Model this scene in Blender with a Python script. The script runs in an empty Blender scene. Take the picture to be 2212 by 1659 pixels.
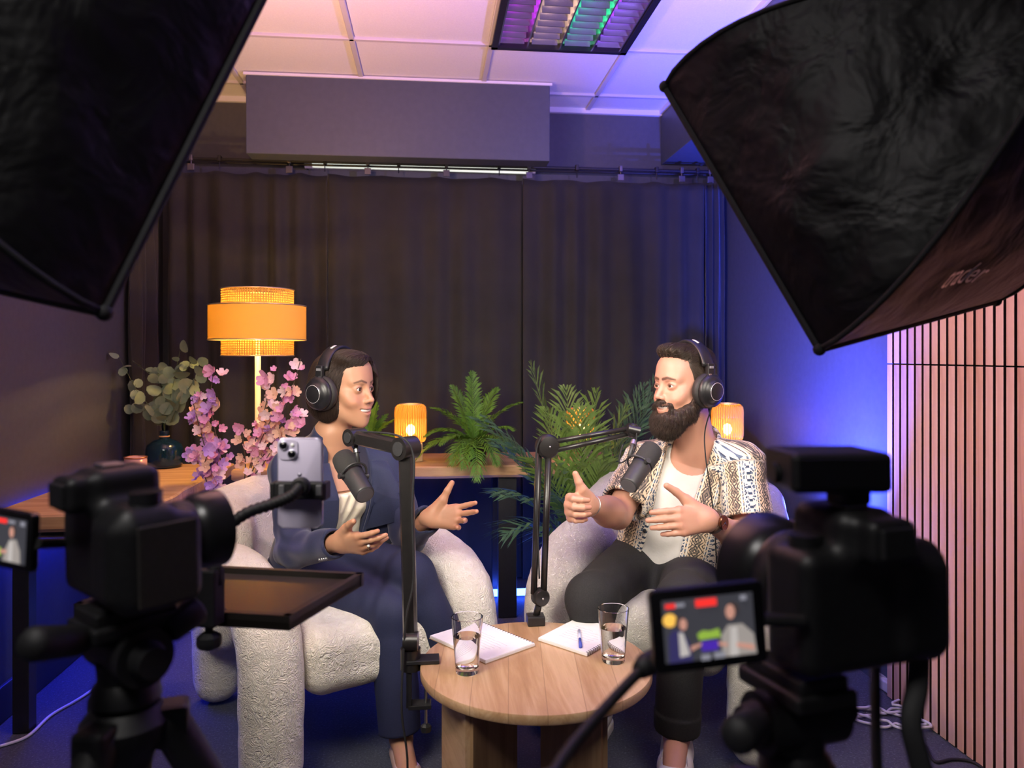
import bpy, bmesh, math, random
import numpy as np
from mathutils import Vector, Matrix

# ------------------------------------------------------------------ camera
F = 1660.0                      # focal length in pixels of the 2212 x 1659 frame
CX, HY = 1106.0, 765.0          # principal column, horizon row
TH = math.radians(6.0)          # the camera is turned 6 degrees to the right of the room axis
HC = 1.2                        # camera height
scene = bpy.context.scene
COL = scene.collection
cam_d = bpy.data.cameras.new('camera'); cam = bpy.data.objects.new('camera', cam_d); COL.objects.link(cam)
cam.location = (0, 0, HC); cam.rotation_euler = (math.pi/2, 0, -TH)
cam_d.sensor_width = 36.0; cam_d.lens = 36.0*F/2212.0
cam_d.shift_y = -(829.5-HY)/2212.0
cam_d.clip_start = 0.05
cam_d.dof.use_dof = True; cam_d.dof.focus_distance = 2.4; cam_d.dof.aperture_fstop = 3.6
scene.camera = cam

# ------------------------------------------------------------------ exposure, world
scene.view_settings.view_transform = 'Standard'; scene.view_settings.look = 'None'
scene.view_settings.exposure = 0.12; scene.view_settings.gamma = 1.0
scene.view_settings.use_curve_mapping = False
world = bpy.data.worlds.new('world'); scene.world = world; world.use_nodes = True
world.node_tree.nodes['Background'].inputs[0].default_value = (0.55, 0.50, 0.62, 1)
world.node_tree.nodes['Background'].inputs[1].default_value = 0.10

def W(lat, d, z):
    """camera-frame floor coordinates (right, ahead, height) -> world"""
    return Vector((lat*math.cos(TH)+d*math.sin(TH), -lat*math.sin(TH)+d*math.cos(TH), z))
def P(px, py, d):
    """photo pixel at a given distance ahead -> world"""
    return W((px-CX)/F*d, d, HC-(py-HY)/F*d)
def Wd(a, b, c):
    return W(a, b, c)

# ------------------------------------------------------------------ large lights
def area_light(name, loc, target_dir, up, sx, sy, power, color):
    l = bpy.data.lights.new(name, 'AREA'); l.shape = 'RECTANGLE'; l.size = sx; l.size_y = sy
    l.energy = power; l.color = color; l.spread = math.radians(100)
    o = bpy.data.objects.new(name, l); COL.objects.link(o)
    z = -Vector(target_dir).normalized(); y = Vector(up); y = (y - z*y.dot(z)).normalized(); x = y.cross(z)
    m = Matrix((x, y, z)).transposed().to_4x4(); m.translation = Vector(loc); o.matrix_world = m
    return o
# softbox geometry in camera-frame coordinates: corner, edge up the rim, edge along the bottom rim
def softbox_frame(B, e, u, s):
    B = np.array(B); e = np.array(e)/np.linalg.norm(e); u = np.array(u); u = u-e*u.dot(e); u /= np.linalg.norm(u)
    return dict(B=B, A=B+s*e, B2=B+s*u, A2=B+s*e+s*u, e=e, u=u, s=s, c=B+.5*s*(e+u))
SBL = softbox_frame((-.504, .95, .0515), (.31, .268, .914), (-.875, .46, .162), .60)
SBR = softbox_frame((.508, 1.27, .008), (-.381, .321, .867), (.835, .52, .174), .575)
for sb in (SBL, SBR):
    n = np.cross(sb['e'], sb['u']); n = n if n[1] > 0 else -n; sb['n'] = n
    sb['apex'] = sb['c']-.50*n
for nm, sb, pw, colr in (('softbox_light_left', SBL, 11.0, (1.0, .91, .77)), ('softbox_light_right', SBR, 5.6, (1.0, .90, .76))):
    c = sb['c']+.006*sb['n']
    area_light(nm, W(c[0], c[1], HC+c[2]), W(*sb['n']), W(*sb['e']), sb['s']*.94, sb['s']*.94, pw, colr)
# spot builder, used for the added unseen colour washes
def spot(name, loc, target, power, color, ang=120, blend=1.0, r=.05):
    l = bpy.data.lights.new(name, 'SPOT'); l.energy = power; l.color = color; l.spot_size = math.radians(ang); l.spot_blend = blend
    l.shadow_soft_size = r
    o = bpy.data.objects.new(name, l); COL.objects.link(o); o.location = loc
    o.rotation_euler = (Vector(target)-Vector(loc)).to_track_quat('-Z', 'Y').to_euler()
    return o
def point(name, loc, power, color, r=.02):
    l = bpy.data.lights.new(name, 'POINT'); l.energy = power; l.color = color; l.shadow_soft_size = r
    o = bpy.data.objects.new(name, l); COL.objects.link(o); o.location = loc
    return o
# added unseen colour washes for the ceiling (made-up fittings are built with the room)
WASH_V = W(.95, 2.0, 2.02); WASH_P = W(-.77, 1.92, 2.02)
spot('added_wash_violet', WASH_V+Vector((0, 0, -.05)), WASH_V+Vector((-.35, .35, .6)), 130.0, (.38, .25, 1.0), 165, .9, .05)
spot('added_wash_pink', WASH_P+Vector((0, 0, -.05)), WASH_P+Vector((.12, .25, .6)), 105.0, (1.0, .47, .43), 165, .9, .05)
spot('added_fill_rose', WASH_P+Vector((.05, 0, -.08)), (1.6, 2.15, 1.25), 105.0, (1.0, .62, .52), 62, .8, .05)  # added unseen rose fill toward the slats, without a fitting

# added neutral fill panel, unseen, above and behind the photographer
fill_light = area_light('added_fill_light', (-.64, .05, 2.50), (0, 0, -1), (0, 1, 0), .56, .56, 14.0, (1.0, .95, .92)); fill_light.data.spread = math.radians(160)
# ------------------------------------------------------------------ materials
def mat(name, color=(.5, .5, .5), rough=.6, metal=0.0, **kw):
    m = bpy.data.materials.new(name); m.use_nodes = True
    b = m.node_tree.nodes['Principled BSDF']
    b.inputs['Base Color'].default_value = (*color, 1); b.inputs['Roughness'].default_value = rough
    b.inputs['Metallic'].default_value = metal
    for k, v in kw.items():
        if k in b.inputs: b.inputs[k].default_value = v
    return m
class N:
    """tiny node helper"""
    def __init__(s, m): s.m = m; s.t = m.node_tree; s.b = s.t.nodes['Principled BSDF']
    def new(s, typ, **kw):
        n = s.t.nodes.new(typ)
        for k, v in kw.items():
            if k in n.inputs: n.inputs[k].default_value = v
            else: setattr(n, k, v)
        return n
    def link(s, a, b): s.t.links.new(a, b)
    def coords(s, scale=(1, 1, 1), kind='Object', rot=(0, 0, 0), attr=None):
        mp = s.new('ShaderNodeMapping'); mp.inputs['Scale'].default_value = scale; mp.inputs['Rotation'].default_value = rot
        if attr:
            a = s.new('ShaderNodeAttribute'); a.attribute_name = attr; s.link(a.outputs['Vector'], mp.inputs['Vector'])
        else:
            c = s.new('ShaderNodeTexCoord'); s.link(c.outputs[kind], mp.inputs['Vector'])
        return mp.outputs['Vector']
    def ramp(s, fac, stops):
        r = s.new('ShaderNodeValToRGB'); el = r.color_ramp.elements
        while len(el) > 1: el.remove(el[-1])
        el[0].position = stops[0][0]; el[0].color = (*stops[0][1], 1)
        for p, c in stops[1:]:
            e = el.new(p); e.color = (*c, 1)
        s.link(fac, r.inputs['Fac']); return r.outputs['Color']
    def noise(s, vec, scale, detail=3, rough=.55, dist=0.0):
        n = s.new('ShaderNodeTexNoise'); n.inputs['Scale'].default_value = scale; n.inputs['Detail'].default_value = detail
        n.inputs['Roughness'].default_value = rough; n.inputs['Distortion'].default_value = dist
        s.link(vec, n.inputs['Vector']); return n.outputs['Fac']
    def bump(s, h, strength=.3, dist=.01):
        b = s.new('ShaderNodeBump'); b.inputs['Strength'].default_value = strength; b.inputs['Distance'].default_value = dist
        s.link(h, b.inputs['Height']); s.link(b.outputs['Normal'], s.b.inputs['Normal']); return b
    def math(s, op, a, b=None, c=None):
        n = s.new('ShaderNodeMath'); n.operation = op
        for i, v in enumerate((a, b, c)):
            if v is None: continue
            if isinstance(v, (int, float)): n.inputs[i].default_value = v
            else: s.link(v, n.inputs[i])
        return n.outputs[0]
    def mix(s, fac, a, b):
        n = s.new('ShaderNodeMix'); n.data_type = 'RGBA'
        for sock, v in ((n.inputs[0], fac), (n.inputs[6], a), (n.inputs[7], b)):
            if isinstance(v, (int, float)): sock.default_value = v
            elif isinstance(v, tuple): sock.default_value = (*v, 1)
            else: s.link(v, sock)
        return n.outputs[2]
    def color(s, sock): s.link(sock, s.b.inputs['Base Color'])

def noisy(name, c1, c2, scale, rough=.6, bump=0.0, dist=.005, metal=0.0, kind='Object', stretch=(1, 1, 1), detail=4, **kw):
    m = mat(name, c1, rough, metal, **kw); n = N(m)
    f = n.noise(n.coords(stretch, kind), scale, detail)
    n.color(n.ramp(f, [(.3, c1), (.7, c2)]))
    if bump: n.bump(f, bump, dist)
    return m
def emit(name, color, strength):
    m = bpy.data.materials.new(name); m.use_nodes = True; t = m.node_tree
    b = t.nodes['Principled BSDF']; b.inputs['Base Color'].default_value = (*color, 1)
    b.inputs['Emission Color'].default_value = (*color, 1); b.inputs['Emission Strength'].default_value = strength
    return m
def wood(name, c1, c2, c3, scale=1.0, axis=1, rough=.45, coat=0.0, bump=.08):
    m = mat(name, c1, rough); n = N(m)
    if coat: n.b.inputs['Coat Weight'].default_value = coat
    st = [9.0*scale]*3; st[axis] = .75*scale
    v = n.coords(tuple(st))
    f = n.noise(v, 1.6, 6, .62, 1.4); g = n.noise(v, 9.0, 3, .6, .3)
    s = n.math('ADD', n.math('MULTIPLY', f, .8), n.math('MULTIPLY', g, .2))
    n.color(n.ramp(s, [(.30, c3), (.46, c1), (.58, c2), (.72, c1)])); n.bump(s, bump, .002)
    return m

# ------------------------------------------------------------------ mesh helpers
def link(o, parent=None):
    COL.objects.link(o)
    if parent is not None:
        o.parent = parent; o.matrix_parent_inverse = Matrix.Translation(-parent.location)
    return o
def add_mesh(name, verts, faces, material, parent=None, smooth=False, attrs=None):
    me = bpy.data.meshes.new(name)
    if isinstance(verts, np.ndarray) and isinstance(faces, np.ndarray):
        nv, nf, k = len(verts), len(faces), faces.shape[1]
        me.vertices.add(nv); me.vertices.foreach_set('co', verts.astype(np.float32).ravel())
        me.loops.add(nf*k); me.loops.foreach_set('vertex_index', faces.astype(np.int32).ravel())
        me.polygons.add(nf); me.polygons.foreach_set('loop_start', np.arange(0, nf*k, k, dtype=np.int32))
        me.update(calc_edges=True)
    else:
        me.from_pydata([tuple(v) for v in verts], [], [tuple(f) for f in faces]); me.update()
    if smooth: me.polygons.foreach_set('use_smooth', [True]*len(me.polygons))
    if attrs:
        for k, (typ, data) in attrs.items():
            a = me.attributes.new(k, typ, 'POINT')
            if typ == 'FLOAT_COLOR': a.data.foreach_set('color', np.asarray(data, np.float32).ravel())
            else: a.data.foreach_set('vector', np.asarray(data, np.float32).ravel())
    o = bpy.data.objects.new(name, me)
    if material: me.materials.append(material)
    return link(o, parent)
def tag(o, label=None, cat=None, group=None, kind=None):
    if label: o['label'] = label
    if cat: o['category'] = cat
    if group: o['group'] = group
    if kind: o['kind'] = kind
    return o
def thing(name, label, cat, loc, group=None):
    o = bpy.data.objects.new(name, None); o.location = Vector(loc); o.empty_display_size = .05
    COL.objects.link(o); return tag(o, label, cat, group)
def basis(d, up=(0, 0, 1)):
    d = Vector(d).normalized(); u = Vector(up)
    if abs(d.dot(u.normalized())) > .98: u = Vector((1, 0, 0)) if abs(d.x) < .9 else Vector((0, 1, 0))
    x = u.cross(d).normalized(); y = d.cross(x)
    return x, y, d
class MB:
    def __init__(s): s.v = []; s.f = []; s.sm = []
    def add(s, vs, fs):
        o = len(s.v); s.v += [Vector(v) for v in vs]; s.f += [tuple(i+o for i in f) for f in fs]; return s
    def box(s, c, size, R=None, bev=0.0):
        c = Vector(c); hx, hy, hz = [q/2 for q in size]
        if bev <= 0:
            vs = [Vector((x, y, z)) for x in (-hx, hx) for y in (-hy, hy) for z in (-hz, hz)]
            fs = [(0, 1, 3, 2), (4, 6, 7, 5), (0, 4, 5, 1), (2, 3, 7, 6), (0, 2, 6, 4), (1, 5, 7, 3)]
        else:
            bm = bmesh.new(); bmesh.ops.create_cube(bm, size=1.0)
            for v in bm.verts: v.co = Vector((v.co.x*size[0], v.co.y*size[1], v.co.z*size[2]))
            bmesh.ops.bevel(bm, geom=bm.edges[:], offset=bev, segments=2, affect='EDGES', profile=.5)
            bm.verts.ensure_lookup_table(); bm.verts.index_update()
            vs = [v.co.copy() for v in bm.verts]; fs = [tuple(v.index for v in f.verts) for f in bm.faces]; bm.free()
        if R is not None: vs = [R @ v for v in vs]
        return s.add([v+c for v in vs], fs)
    def ring_loft(s, rings, cap=True, closed=False):
        n = len(rings[0]); o = len(s.v)
        for r in rings: s.v += [Vector(p) for p in r]
        m = len(rings)
        for i in range(m if closed else m-1):
            a = o+i*n; b = o+((i+1) % m)*n
            for j in range(n):
                k = (j+1) % n; s.f.append((a+j, a+k, b+k, b+j))
        if cap and not closed:
            s.f.append(tuple(o+j for j in reversed(range(n)))); s.f.append(tuple(o+(m-1)*n+j for j in range(n)))
        return s
    def cyl(s, a, b, r0, r1=None, n=20, cap=True):
        r1 = r0 if r1 is None else r1; a = Vector(a); b = Vector(b); x, y, d = basis(b-a)
        R = lambda c, r: [c+(x*math.cos(t)+y*math.sin(t))*r for t in [2*math.pi*i/n for i in range(n)]]
        return s.ring_loft([R(a, r0), R(b, r1)], cap)
    def lathe(s, base, prof, axis=(0, 0, 1), n=32, cap=True):
        base = Vector(base); x, y, d = basis(axis)
        return s.ring_loft([[base+d*h+(x*math.cos(t)+y*math.sin(t))*max(r, 1e-5) for t in [2*math.pi*i/n for i in range(n)]] for r, h in prof], cap)
    def tube(s, pts, r, n=8, cap=True, flat=None):
        pts = [Vector(p) for p in pts]; rings = []; up = None
        for i, p in enumerate(pts):
            d = (pts[min(i+1, len(pts)-1)]-pts[max(i-1, 0)])
            if d.length < 1e-9: d = Vector((0, 0, 1))
            d.normalize()
            if up is None: x, y, _ = basis(d)
            else:
                x = (up-d*up.dot(d)); x = x.normalized() if x.length > 1e-6 else basis(d)[0]; y = d.cross(x)
            up = x; rr = r[i] if isinstance(r, (list, tuple)) else r
            rings.append([p+(x*math.cos(t)+y*math.sin(t)*(flat or 1))*rr for t in [2*math.pi*k/n for k in range(n)]])
        return s.ring_loft(rings, cap)
    def sphere(s, c, r, nu=16, nv=10, R=None):
        c = Vector(c); rx, ry, rz = r if isinstance(r, (tuple, list)) else (r, r, r); rings = []
        for i in range(nv+1):
            th = math.pi*i/nv; th = min(max(th, .02), math.pi-.02)
            ring = [Vector((rx*math.sin(th)*math.cos(t), ry*math.sin(th)*math.sin(t), -rz*math.cos(th))) for t in [2*math.pi*k/nu for k in range(nu)]]
            rings.append([c+(R @ q if R is not None else q) for q in ring])
        return s.ring_loft(rings, True)
    def prism(s, poly, off):
        off = Vector(off); n = len(poly); p = [Vector(q) for q in poly]; o = len(s.v); s.v += p+[q+off for q in p]
        s.f += [tuple(o+i for i in reversed(range(n))), tuple(o+n+i for i in range(n))]
        for i in range(n):
            j = (i+1) % n; s.f.append((o+i, o+j, o+n+j, o+n+i))
        return s
    def build(s, name, material, parent=None, smooth=False, auto=None):
        o = add_mesh(name, s.v, s.f, material, parent, smooth)
        bm = bmesh.new(); bm.from_mesh(o.data); bmesh.ops.recalc_face_normals(bm, faces=bm.faces[:])
        if auto:
            for e in bm.edges:
                if len(e.link_faces) == 2 and e.calc_face_angle(0) > math.radians(auto): e.smooth = False
            for f in bm.faces: f.smooth = True
        bm.to_mesh(o.data); bm.free()
        return o
def spline(pts, n=8):
    """Catmull-Rom through points"""
    p = [Vector(q) for q in pts]; out = []
    for i in range(len(p)-1):
        p0 = p[max(i-1, 0)]; p1 = p[i]; p2 = p[i+1]; p3 = p[min(i+2, len(p)-1)]
        for k in range(n):
            t = k/n
            out.append(.5*((2*p1)+(p2-p0)*t+(2*p0-5*p1+4*p2-p3)*t*t+(3*p1-p0-3*p2+p3)*t**3))
    return out+[p[-1]]
def lerp(a, b, t): return a+(b-a)*t

# ------------------------------------------------------------------ signed-distance modelling
def V3(p): return np.array([p[0], p[1], p[2]], np.float32)
def smin(a, b, k):
    if k <= 0: return np.minimum(a, b)
    h = np.clip(.5+.5*(b-a)/k, 0, 1); return b+(a-b)*h-k*h*(1-h)
def smax(a, b, k): return -smin(-a, -b, k)
def cone(p, a, b, ra, rb):
    a = V3(a); b = V3(b); ba = b-a; pa = p-a
    t = np.clip((pa @ ba)/max(float(ba @ ba), 1e-12), 0, 1)
    q = pa-t[:, None]*ba
    return np.sqrt(np.einsum('ij,ij->i', q, q))-(ra+(rb-ra)*t)
def ell(p, c, r, R=None):
    q = p-V3(c)
    if R is not None: q = q @ R
    r = np.array(r, np.float32); a = q/r; b = a/r
    k0 = np.sqrt(np.einsum('ij,ij->i', a, a)); k1 = np.sqrt(np.einsum('ij,ij->i', b, b))
    return k0*(k0-1)/np.maximum(k1, 1e-6)
def rbox(p, c, half, r, R=None):
    q = p-V3(c)
    if R is not None: q = q @ R
    q = np.abs(q)-(np.array(half, np.float32)-r)
    return np.sqrt((np.maximum(q, 0)**2).sum(1))+np.minimum(q.max(1), 0)-r
def chain(p, pts, rs, k=0.0):
    f = None
    for i in range(len(pts)-1):
        g = cone(p, pts[i], pts[i+1], rs[i], rs[i+1]); f = g if f is None else smin(f, g, k)
    return f
def snoise(p, s, seed=0):
    """cheap smooth noise from rotated sines, about -1..1"""
    r = np.random.RandomState(seed); f = 0
    for i in range(5):
        d = r.normal(size=3); d /= np.linalg.norm(d); w = s*r.uniform(.7, 1.5)
        d2 = r.normal(size=3); d2 /= np.linalg.norm(d2)
        f = f+np.sin((p @ d.astype(np.float32))*w+r.uniform(0, 6.28)+1.3*np.sin((p @ d2.astype(np.float32))*w*.7+r.uniform(0, 6.28)))
    return f/3.2
def surface(func, lo, hi, h):
    """surface nets of func<0 inside the box, sparse evaluation"""
    lo = np.array(lo, float); hi = np.array(hi, float); c = 4
    nb = np.maximum(np.ceil((hi-lo)/(h*c)).astype(int), 2)
    ax = [lo[i]+h*c*(np.arange(nb[i])+.5)-h*.5 for i in range(3)]
    G = np.stack(np.meshgrid(*ax, indexing='ij'), -1).reshape(-1, 3).astype(np.float32)
    fc = func(G); act = np.abs(fc) < h*c*1.9
    f = np.repeat(np.repeat(np.repeat(fc.reshape(nb), c, 0), c, 1), c, 2).astype(np.float32)
    idx = np.argwhere(act.reshape(nb)); off = np.stack(np.meshgrid(*[np.arange(c)]*3, indexing='ij'), -1).reshape(-1, 3)
    cells = (idx[:, None, :]*c+off[None]).reshape(-1, 3)
    for s0 in range(0, len(cells), 400000):
        cc = cells[s0:s0+400000]
        f[cc[:, 0], cc[:, 1], cc[:, 2]] = func((lo+cc*h).astype(np.float32))
    s = f < 0
    cnt = np.zeros(np.array(f.shape)-1, np.int8)
    for i in (0, 1):
        for j in (0, 1):
            for k in (0, 1): cnt += s[i:s.shape[0]-1+i, j:s.shape[1]-1+j, k:s.shape[2]-1+k]
    A = np.argwhere((cnt > 0) & (cnt < 8)); vid = -np.ones(cnt.shape, np.int32); vid[A[:, 0], A[:, 1], A[:, 2]] = np.arange(len(A))
    cor = np.array([(i, j, k) for i in (0, 1) for j in (0, 1) for k in (0, 1)])
    val = np.stack([f[A[:, 0]+q[0], A[:, 1]+q[1], A[:, 2]+q[2]] for q in cor], 1)
    acc = np.zeros((len(A), 3)); num = np.zeros(len(A))
    for a in range(8):
        for b in range(a+1, 8):
            if np.abs(cor[a]-cor[b]).sum() != 1: continue
            m = (val[:, a] < 0) != (val[:, b] < 0); t = val[:, a]/np.where(m, val[:, a]-val[:, b], 1)
            acc += np.where(m[:, None], cor[a]+t[:, None]*(cor[b]-cor[a]), 0); num += m
    V = lo+h*(A+acc/np.maximum(num, 1)[:, None]); Q = []
    for axn in range(3):
        o1, o2 = [(1, 2), (2, 0), (0, 1)][axn]; sl0 = [slice(None)]*3; sl1 = [slice(None)]*3
        sl0[axn] = slice(0, -1); sl1[axn] = slice(1, None)
        a = s[tuple(sl0)]; b = s[tuple(sl1)]; E = np.argwhere(a != b)
        E = E[(E[:, o1] > 0) & (E[:, o2] > 0) & (E[:, o1] < cnt.shape[o1]) & (E[:, o2] < cnt.shape[o2])]
        ins = a[E[:, 0], E[:, 1], E[:, 2]]; q = []
        for d1, d2 in ((-1, -1), (0, -1), (0, 0), (-1, 0)):
            c_ = E.copy(); c_[:, o1] += d1; c_[:, o2] += d2; q.append(vid[c_[:, 0], c_[:, 1], c_[:, 2]])
        q = np.stack(q, 1); q[~ins] = q[~ins][:, ::-1]; Q.append(q)
    Q = np.concatenate(Q); Q = Q[(Q >= 0).all(1)]
    # one projection step onto the surface
    Vf = V.astype(np.float32); e = h*.5; f0 = func(Vf)
    g = np.stack([func(Vf+np.eye(3, dtype=np.float32)[i]*e)-f0 for i in range(3)], 1)/e
    gl = np.maximum((g*g).sum(1), .05); V = V-np.clip(f0/gl, -h, h)[:, None]*g
    return V, Q
def sdf_obj(name, func, lo, hi, h, material, parent=None, attrs=None):
    V, Q = surface(func, lo, hi, h)
    at = attrs(V.astype(np.float32)) if attrs else None
    return add_mesh(name, V, Q, material, parent, True, at)
def bounds(pts, m):
    a = np.array([tuple(p) for p in pts]); return a.min(0)-m, a.max(0)+m
def frame(o, x, y, z):
    """4x4 from axes"""
    m = Matrix((Vector(x), Vector(y), Vector(z))).transposed().to_4x4(); m.translation = Vector(o); return m
# ================================================================== ROOM
XL, XR, YB, YF, ZC = -1.40, 1.62, 4.20, -1.30, 2.55
def struct(o): o['kind'] = 'structure'; return o
M_wall = noisy('wall_paint', (.066, .071, .082), (.078, .083, .096), 40, .55, .04, .001)
M_floor = mat('carpet', (.02, .024, .045), .95); n_ = N(M_floor)
v_ = n_.coords((1, 1, 1)); f1 = n_.noise(v_, 130, 4, .75); f2 = n_.noise(n_.coords((1, .35, 1), rot=(0, 0, .5)), 90, 5, .7)
n_.color(n_.mix(n_.math('MULTIPLY', f2, .8), n_.ramp(f1, [(.35, (.060, .066, .084)), (.58, (.110, .118, .145)), (.70, (.34, .35, .40))]), (.070, .076, .098))); n_.bump(f1, .9, .006)
M_tile = noisy('ceiling_tile_white', (.78, .77, .76), (.72, .71, .70), 160, .9, .25, .002)
M_grid = mat('grid_metal_white', (.55, .53, .54), .5)
M_black = noisy('black_metal', (.012, .012, .014), (.018, .018, .02), 60, .42)
M_blackm = noisy('black_matte', (.010, .010, .012), (.016, .016, .018), 80, .75)
M_skirt = mat('skirting_dark', (.03, .032, .05), .5)
M_white = mat('white_plastic', (.75, .74, .75), .4)

struct(MB().box(((XL+XR)/2, (YB+YF)/2, -.05), (XR-XL+.4, YB-YF+.4, .1)).build('floor', M_floor))
struct(MB().box(((XL+XR)/2, YB+.05, ZC/2), (XR-XL+.4, .1, ZC)).build('wall_back', M_wall))
struct(MB().box(((XL+XR)/2, YF-.05, ZC/2), (XR-XL+.4, .1, ZC)).build('wall_front', M_wall))
struct(MB().box((XL-.05, (YB+YF)/2, ZC/2), (.1, YB-YF, ZC)).build('wall_left', M_wall))
WR = struct(MB().box((XR+.05, (YB+YF)/2, ZC/2), (.1, YB-YF, ZC)).build('wall_right', M_wall))
struct(MB().box((XL+.008, (YB+YF)/2, .06), (.016, YB-YF-.02, .12), bev=.004).build('baseboard_left', M_skirt))
struct(MB().box(((XL+XR)/2, YB-.008, .06), (XR-XL-.04, .016, .12), bev=.004).build('baseboard_back', M_skirt))
# ceiling: a slab with one tile per grid field and the grid bars
CE = struct(MB().box(((XL+XR)/2, (YB+YF)/2, ZC+.16), (XR-XL+.4, YB-YF+.4, .1)).build('ceiling', M_grid))
xs = [XL, -.94, -.34, .26, .86, 1.46, XR]; ys = [YF, -.85, -.25, .35, .95, 1.55, 2.15, 2.75, 3.35, 3.95, YB]
for i in range(len(xs)-1):
    for j in range(len(ys)-1):
        if i == 3 and j == 7: continue
        x0, x1, y0, y1 = xs[i], xs[i+1], ys[j], ys[j+1]
        MB().box(((x0+x1)/2, (y0+y1)/2, ZC+.02), (x1-x0-.022, y1-y0-.022, .024), bev=.004).build('ceiling_tile', M_tile, CE)
for x in xs[1:-1]: MB().box((x, (YB+YF)/2, ZC+.014), (.024, YB-YF, .036), bev=.003).build('grid_bar', M_grid, CE)
for y in ys[1:-1]: MB().box(((XL+XR)/2, y, ZC+.0135), (XR-XL, .024, .035), bev=.003).build('grid_bar', M_grid, CE)
# white edge angle where ceiling meets walls
MB().box(((XL+1.28)/2, YB-.012, ZC-.004), (1.28-XL, .024, .03)).build('edge_angle', M_white, CE)
MB().box((1.272, 3.3, ZC-.002), (.016, 1.76, .022)).build('edge_angle', M_white, CE)
# boxed-in beams
M_beam = noisy('bulkhead_paint', (.060, .071, .092), (.070, .082, .106), 30, .5, .03, .001)
struct(MB().box((-.1475, 3.862, 2.357), (1.475, .124, .385), bev=.004).build('trim_1', M_beam))
tr = struct(MB().box((-.1475, 3.857, 2.546), (1.495, .134, .012)).build('trim_2', M_white))
struct(MB().box((1.449, 3.309, 2.405), (.338, 1.778, .29), bev=.003).build('trim_3', M_beam))
# slatted acoustic panelling on the right wall
M_felt = mat('black_felt', (.012, .008, .008), .95)
MB().box((XR-.006, 1.98, 1.275), (.011, 1.12, 2.55)).build('felt_backing', M_felt, WR)
slat_mats = [wood('slat_wood_%d' % i, c1, c2, c3, 1.4, 2, .55) for i, (c1, c2, c3) in enumerate([
    ((.62, .36, .26), (.70, .44, .33), (.50, .27, .18)), ((.66, .41, .31), (.73, .49, .38), (.55, .32, .23)),
    ((.58, .33, .24), (.66, .40, .29), (.46, .24, .16)), ((.69, .44, .35), (.75, .52, .42), (.60, .36, .27))])]
random.seed(3)
M_side = mat('slat_dark_side', (.035, .010, .008), .8)
def slat_mesh(z0, z1):
    o = MB().box((0, 0, (z0+z1)/2), (.021, .0300, z1-z0), bev=.0015).build('slat', None, WR); me = o.data
    bpy.data.objects.remove(o)
    out = []
    for mt in slat_mats:
        m = me.copy(); m.materials.append(mt); m.materials.append(M_side)
        for p in m.polygons: p.material_index = 0 if p.normal.x < -.5 else 1
        out.append(m)
    return out
slat_me = [slat_mesh(.004, 1.164), slat_mesh(1.168, 2.545)]
for i in range(28):
    for ms in slat_me:
        o = bpy.data.objects.new('slat', random.choice(ms)); link(o, WR); o.location = (1.5965, 2.522-i*.040, 0)

# ------------------------------------------------------------------ recessed louvre light
cl = thing('ceiling_light', 'recessed square louvre ceiling light glinting pink, green and violet', 'ceiling light', (.56, 3.05, 2.53))
M_mir = mat('louvre_satin', (.50, .50, .54), .22, .92)
M_dark = mat('fixture_edge', (.01, .01, .015), .4)
fr = MB()
for cx, cy, sx, sy in ((.56, 2.764, .60, .026), (.56, 3.336, .60, .026), (.274, 3.05, .026, .598), (.846, 3.05, .026, .598)):
    fr.box((cx, cy, 2.545), (sx, sy, .03))
fr.build('frame', M_dark, cl)
MB().box((.56, 3.05, 2.63), (.57, .57, .006)).build('reflector', mat('reflector', (.35, .35, .38), .4, .5), cl)
glint_cols = [(.70, .04, .95), (1.0, .62, .40), (.03, .85, .30), (.40, .05, 1.0)]  # glowing tube colours stand in for coloured light reflected in the louvre
for k in range(4):
    x = .344+k*.144
    MB().cyl((x, 2.785, 2.596), (x, 3.315, 2.596), .013, n=12).build('glint_tube', emit('glint_tube_%d' % k, glint_cols[k], 6.0), cl)
for k in range(5):
    x = .272+k*.144; m = MB()
    x = min(max(x, .292), .828)
    m.prism([(x-.012, 2.777, 2.624), (x+.012, 2.777, 2.624), (x+.003, 2.777, 2.538), (x-.003, 2.777, 2.538)], (0, .546, 0)).build('louvre_spine', M_mir, cl)
for k in range(4):
    for q in range(9):
        x = .344+k*.144; y = 2.80+q*.062
        MB().prism([(x-.056, y-.007, 2.566), (x-.056, y+.007, 2.566), (x-.056, y+.002, 2.54), (x-.056, y-.002, 2.54)], (.112, 0, 0)).build('louvre_blade', M_mir, cl)

# ------------------------------------------------------------------ curtain rail, hooks, curtains
rail = thing('curtain_rail', 'thin black curtain rail with hooks below the grey bulkhead', 'curtain rail', (0, 4.08, 2.2))
MB().cyl((-1.36, 4.08, 2.200), (1.60, 4.08, 2.200), .008, n=10).build('rod', M_black, rail)
MB().cyl((-1.36, 4.10, 2.188), (1.60, 4.10, 2.188), .006, n=8).build('rod', M_black, rail)
M_clip = mat('clip_metal', (.20, .19, .20), .35, .8)
hooks = [-1.22, -1.08, -.73, -.55, -.33, -.17, .08, .36, .52, .78, 1.02, 1.22, 1.36, 1.45, 1.52]
for i, x in enumerate(hooks):
    m = MB().box((x, 4.078, 2.203), (.018, .03, .03), bev=.003).cyl((x, 4.076, 2.19), (x, 4.074, 2.150), .003, n=6)
    if i % 2 == 0: m.box((x, 4.070, 2.155), (.034, .008, .034), bev=.002)
    m.build('hook', M_clip if i % 2 == 0 else M_black, rail)
tl = thing('strip_light', 'dim white tube light tucked behind the curtain rail', 'strip light', (0, 4.15, 2.2))
MB().cyl((-.62, 4.13, 2.205), (.52, 4.13, 2.197), .021, n=14).build('tube', emit('tube_glow', (.80, .84, .74), .9), tl)
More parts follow.
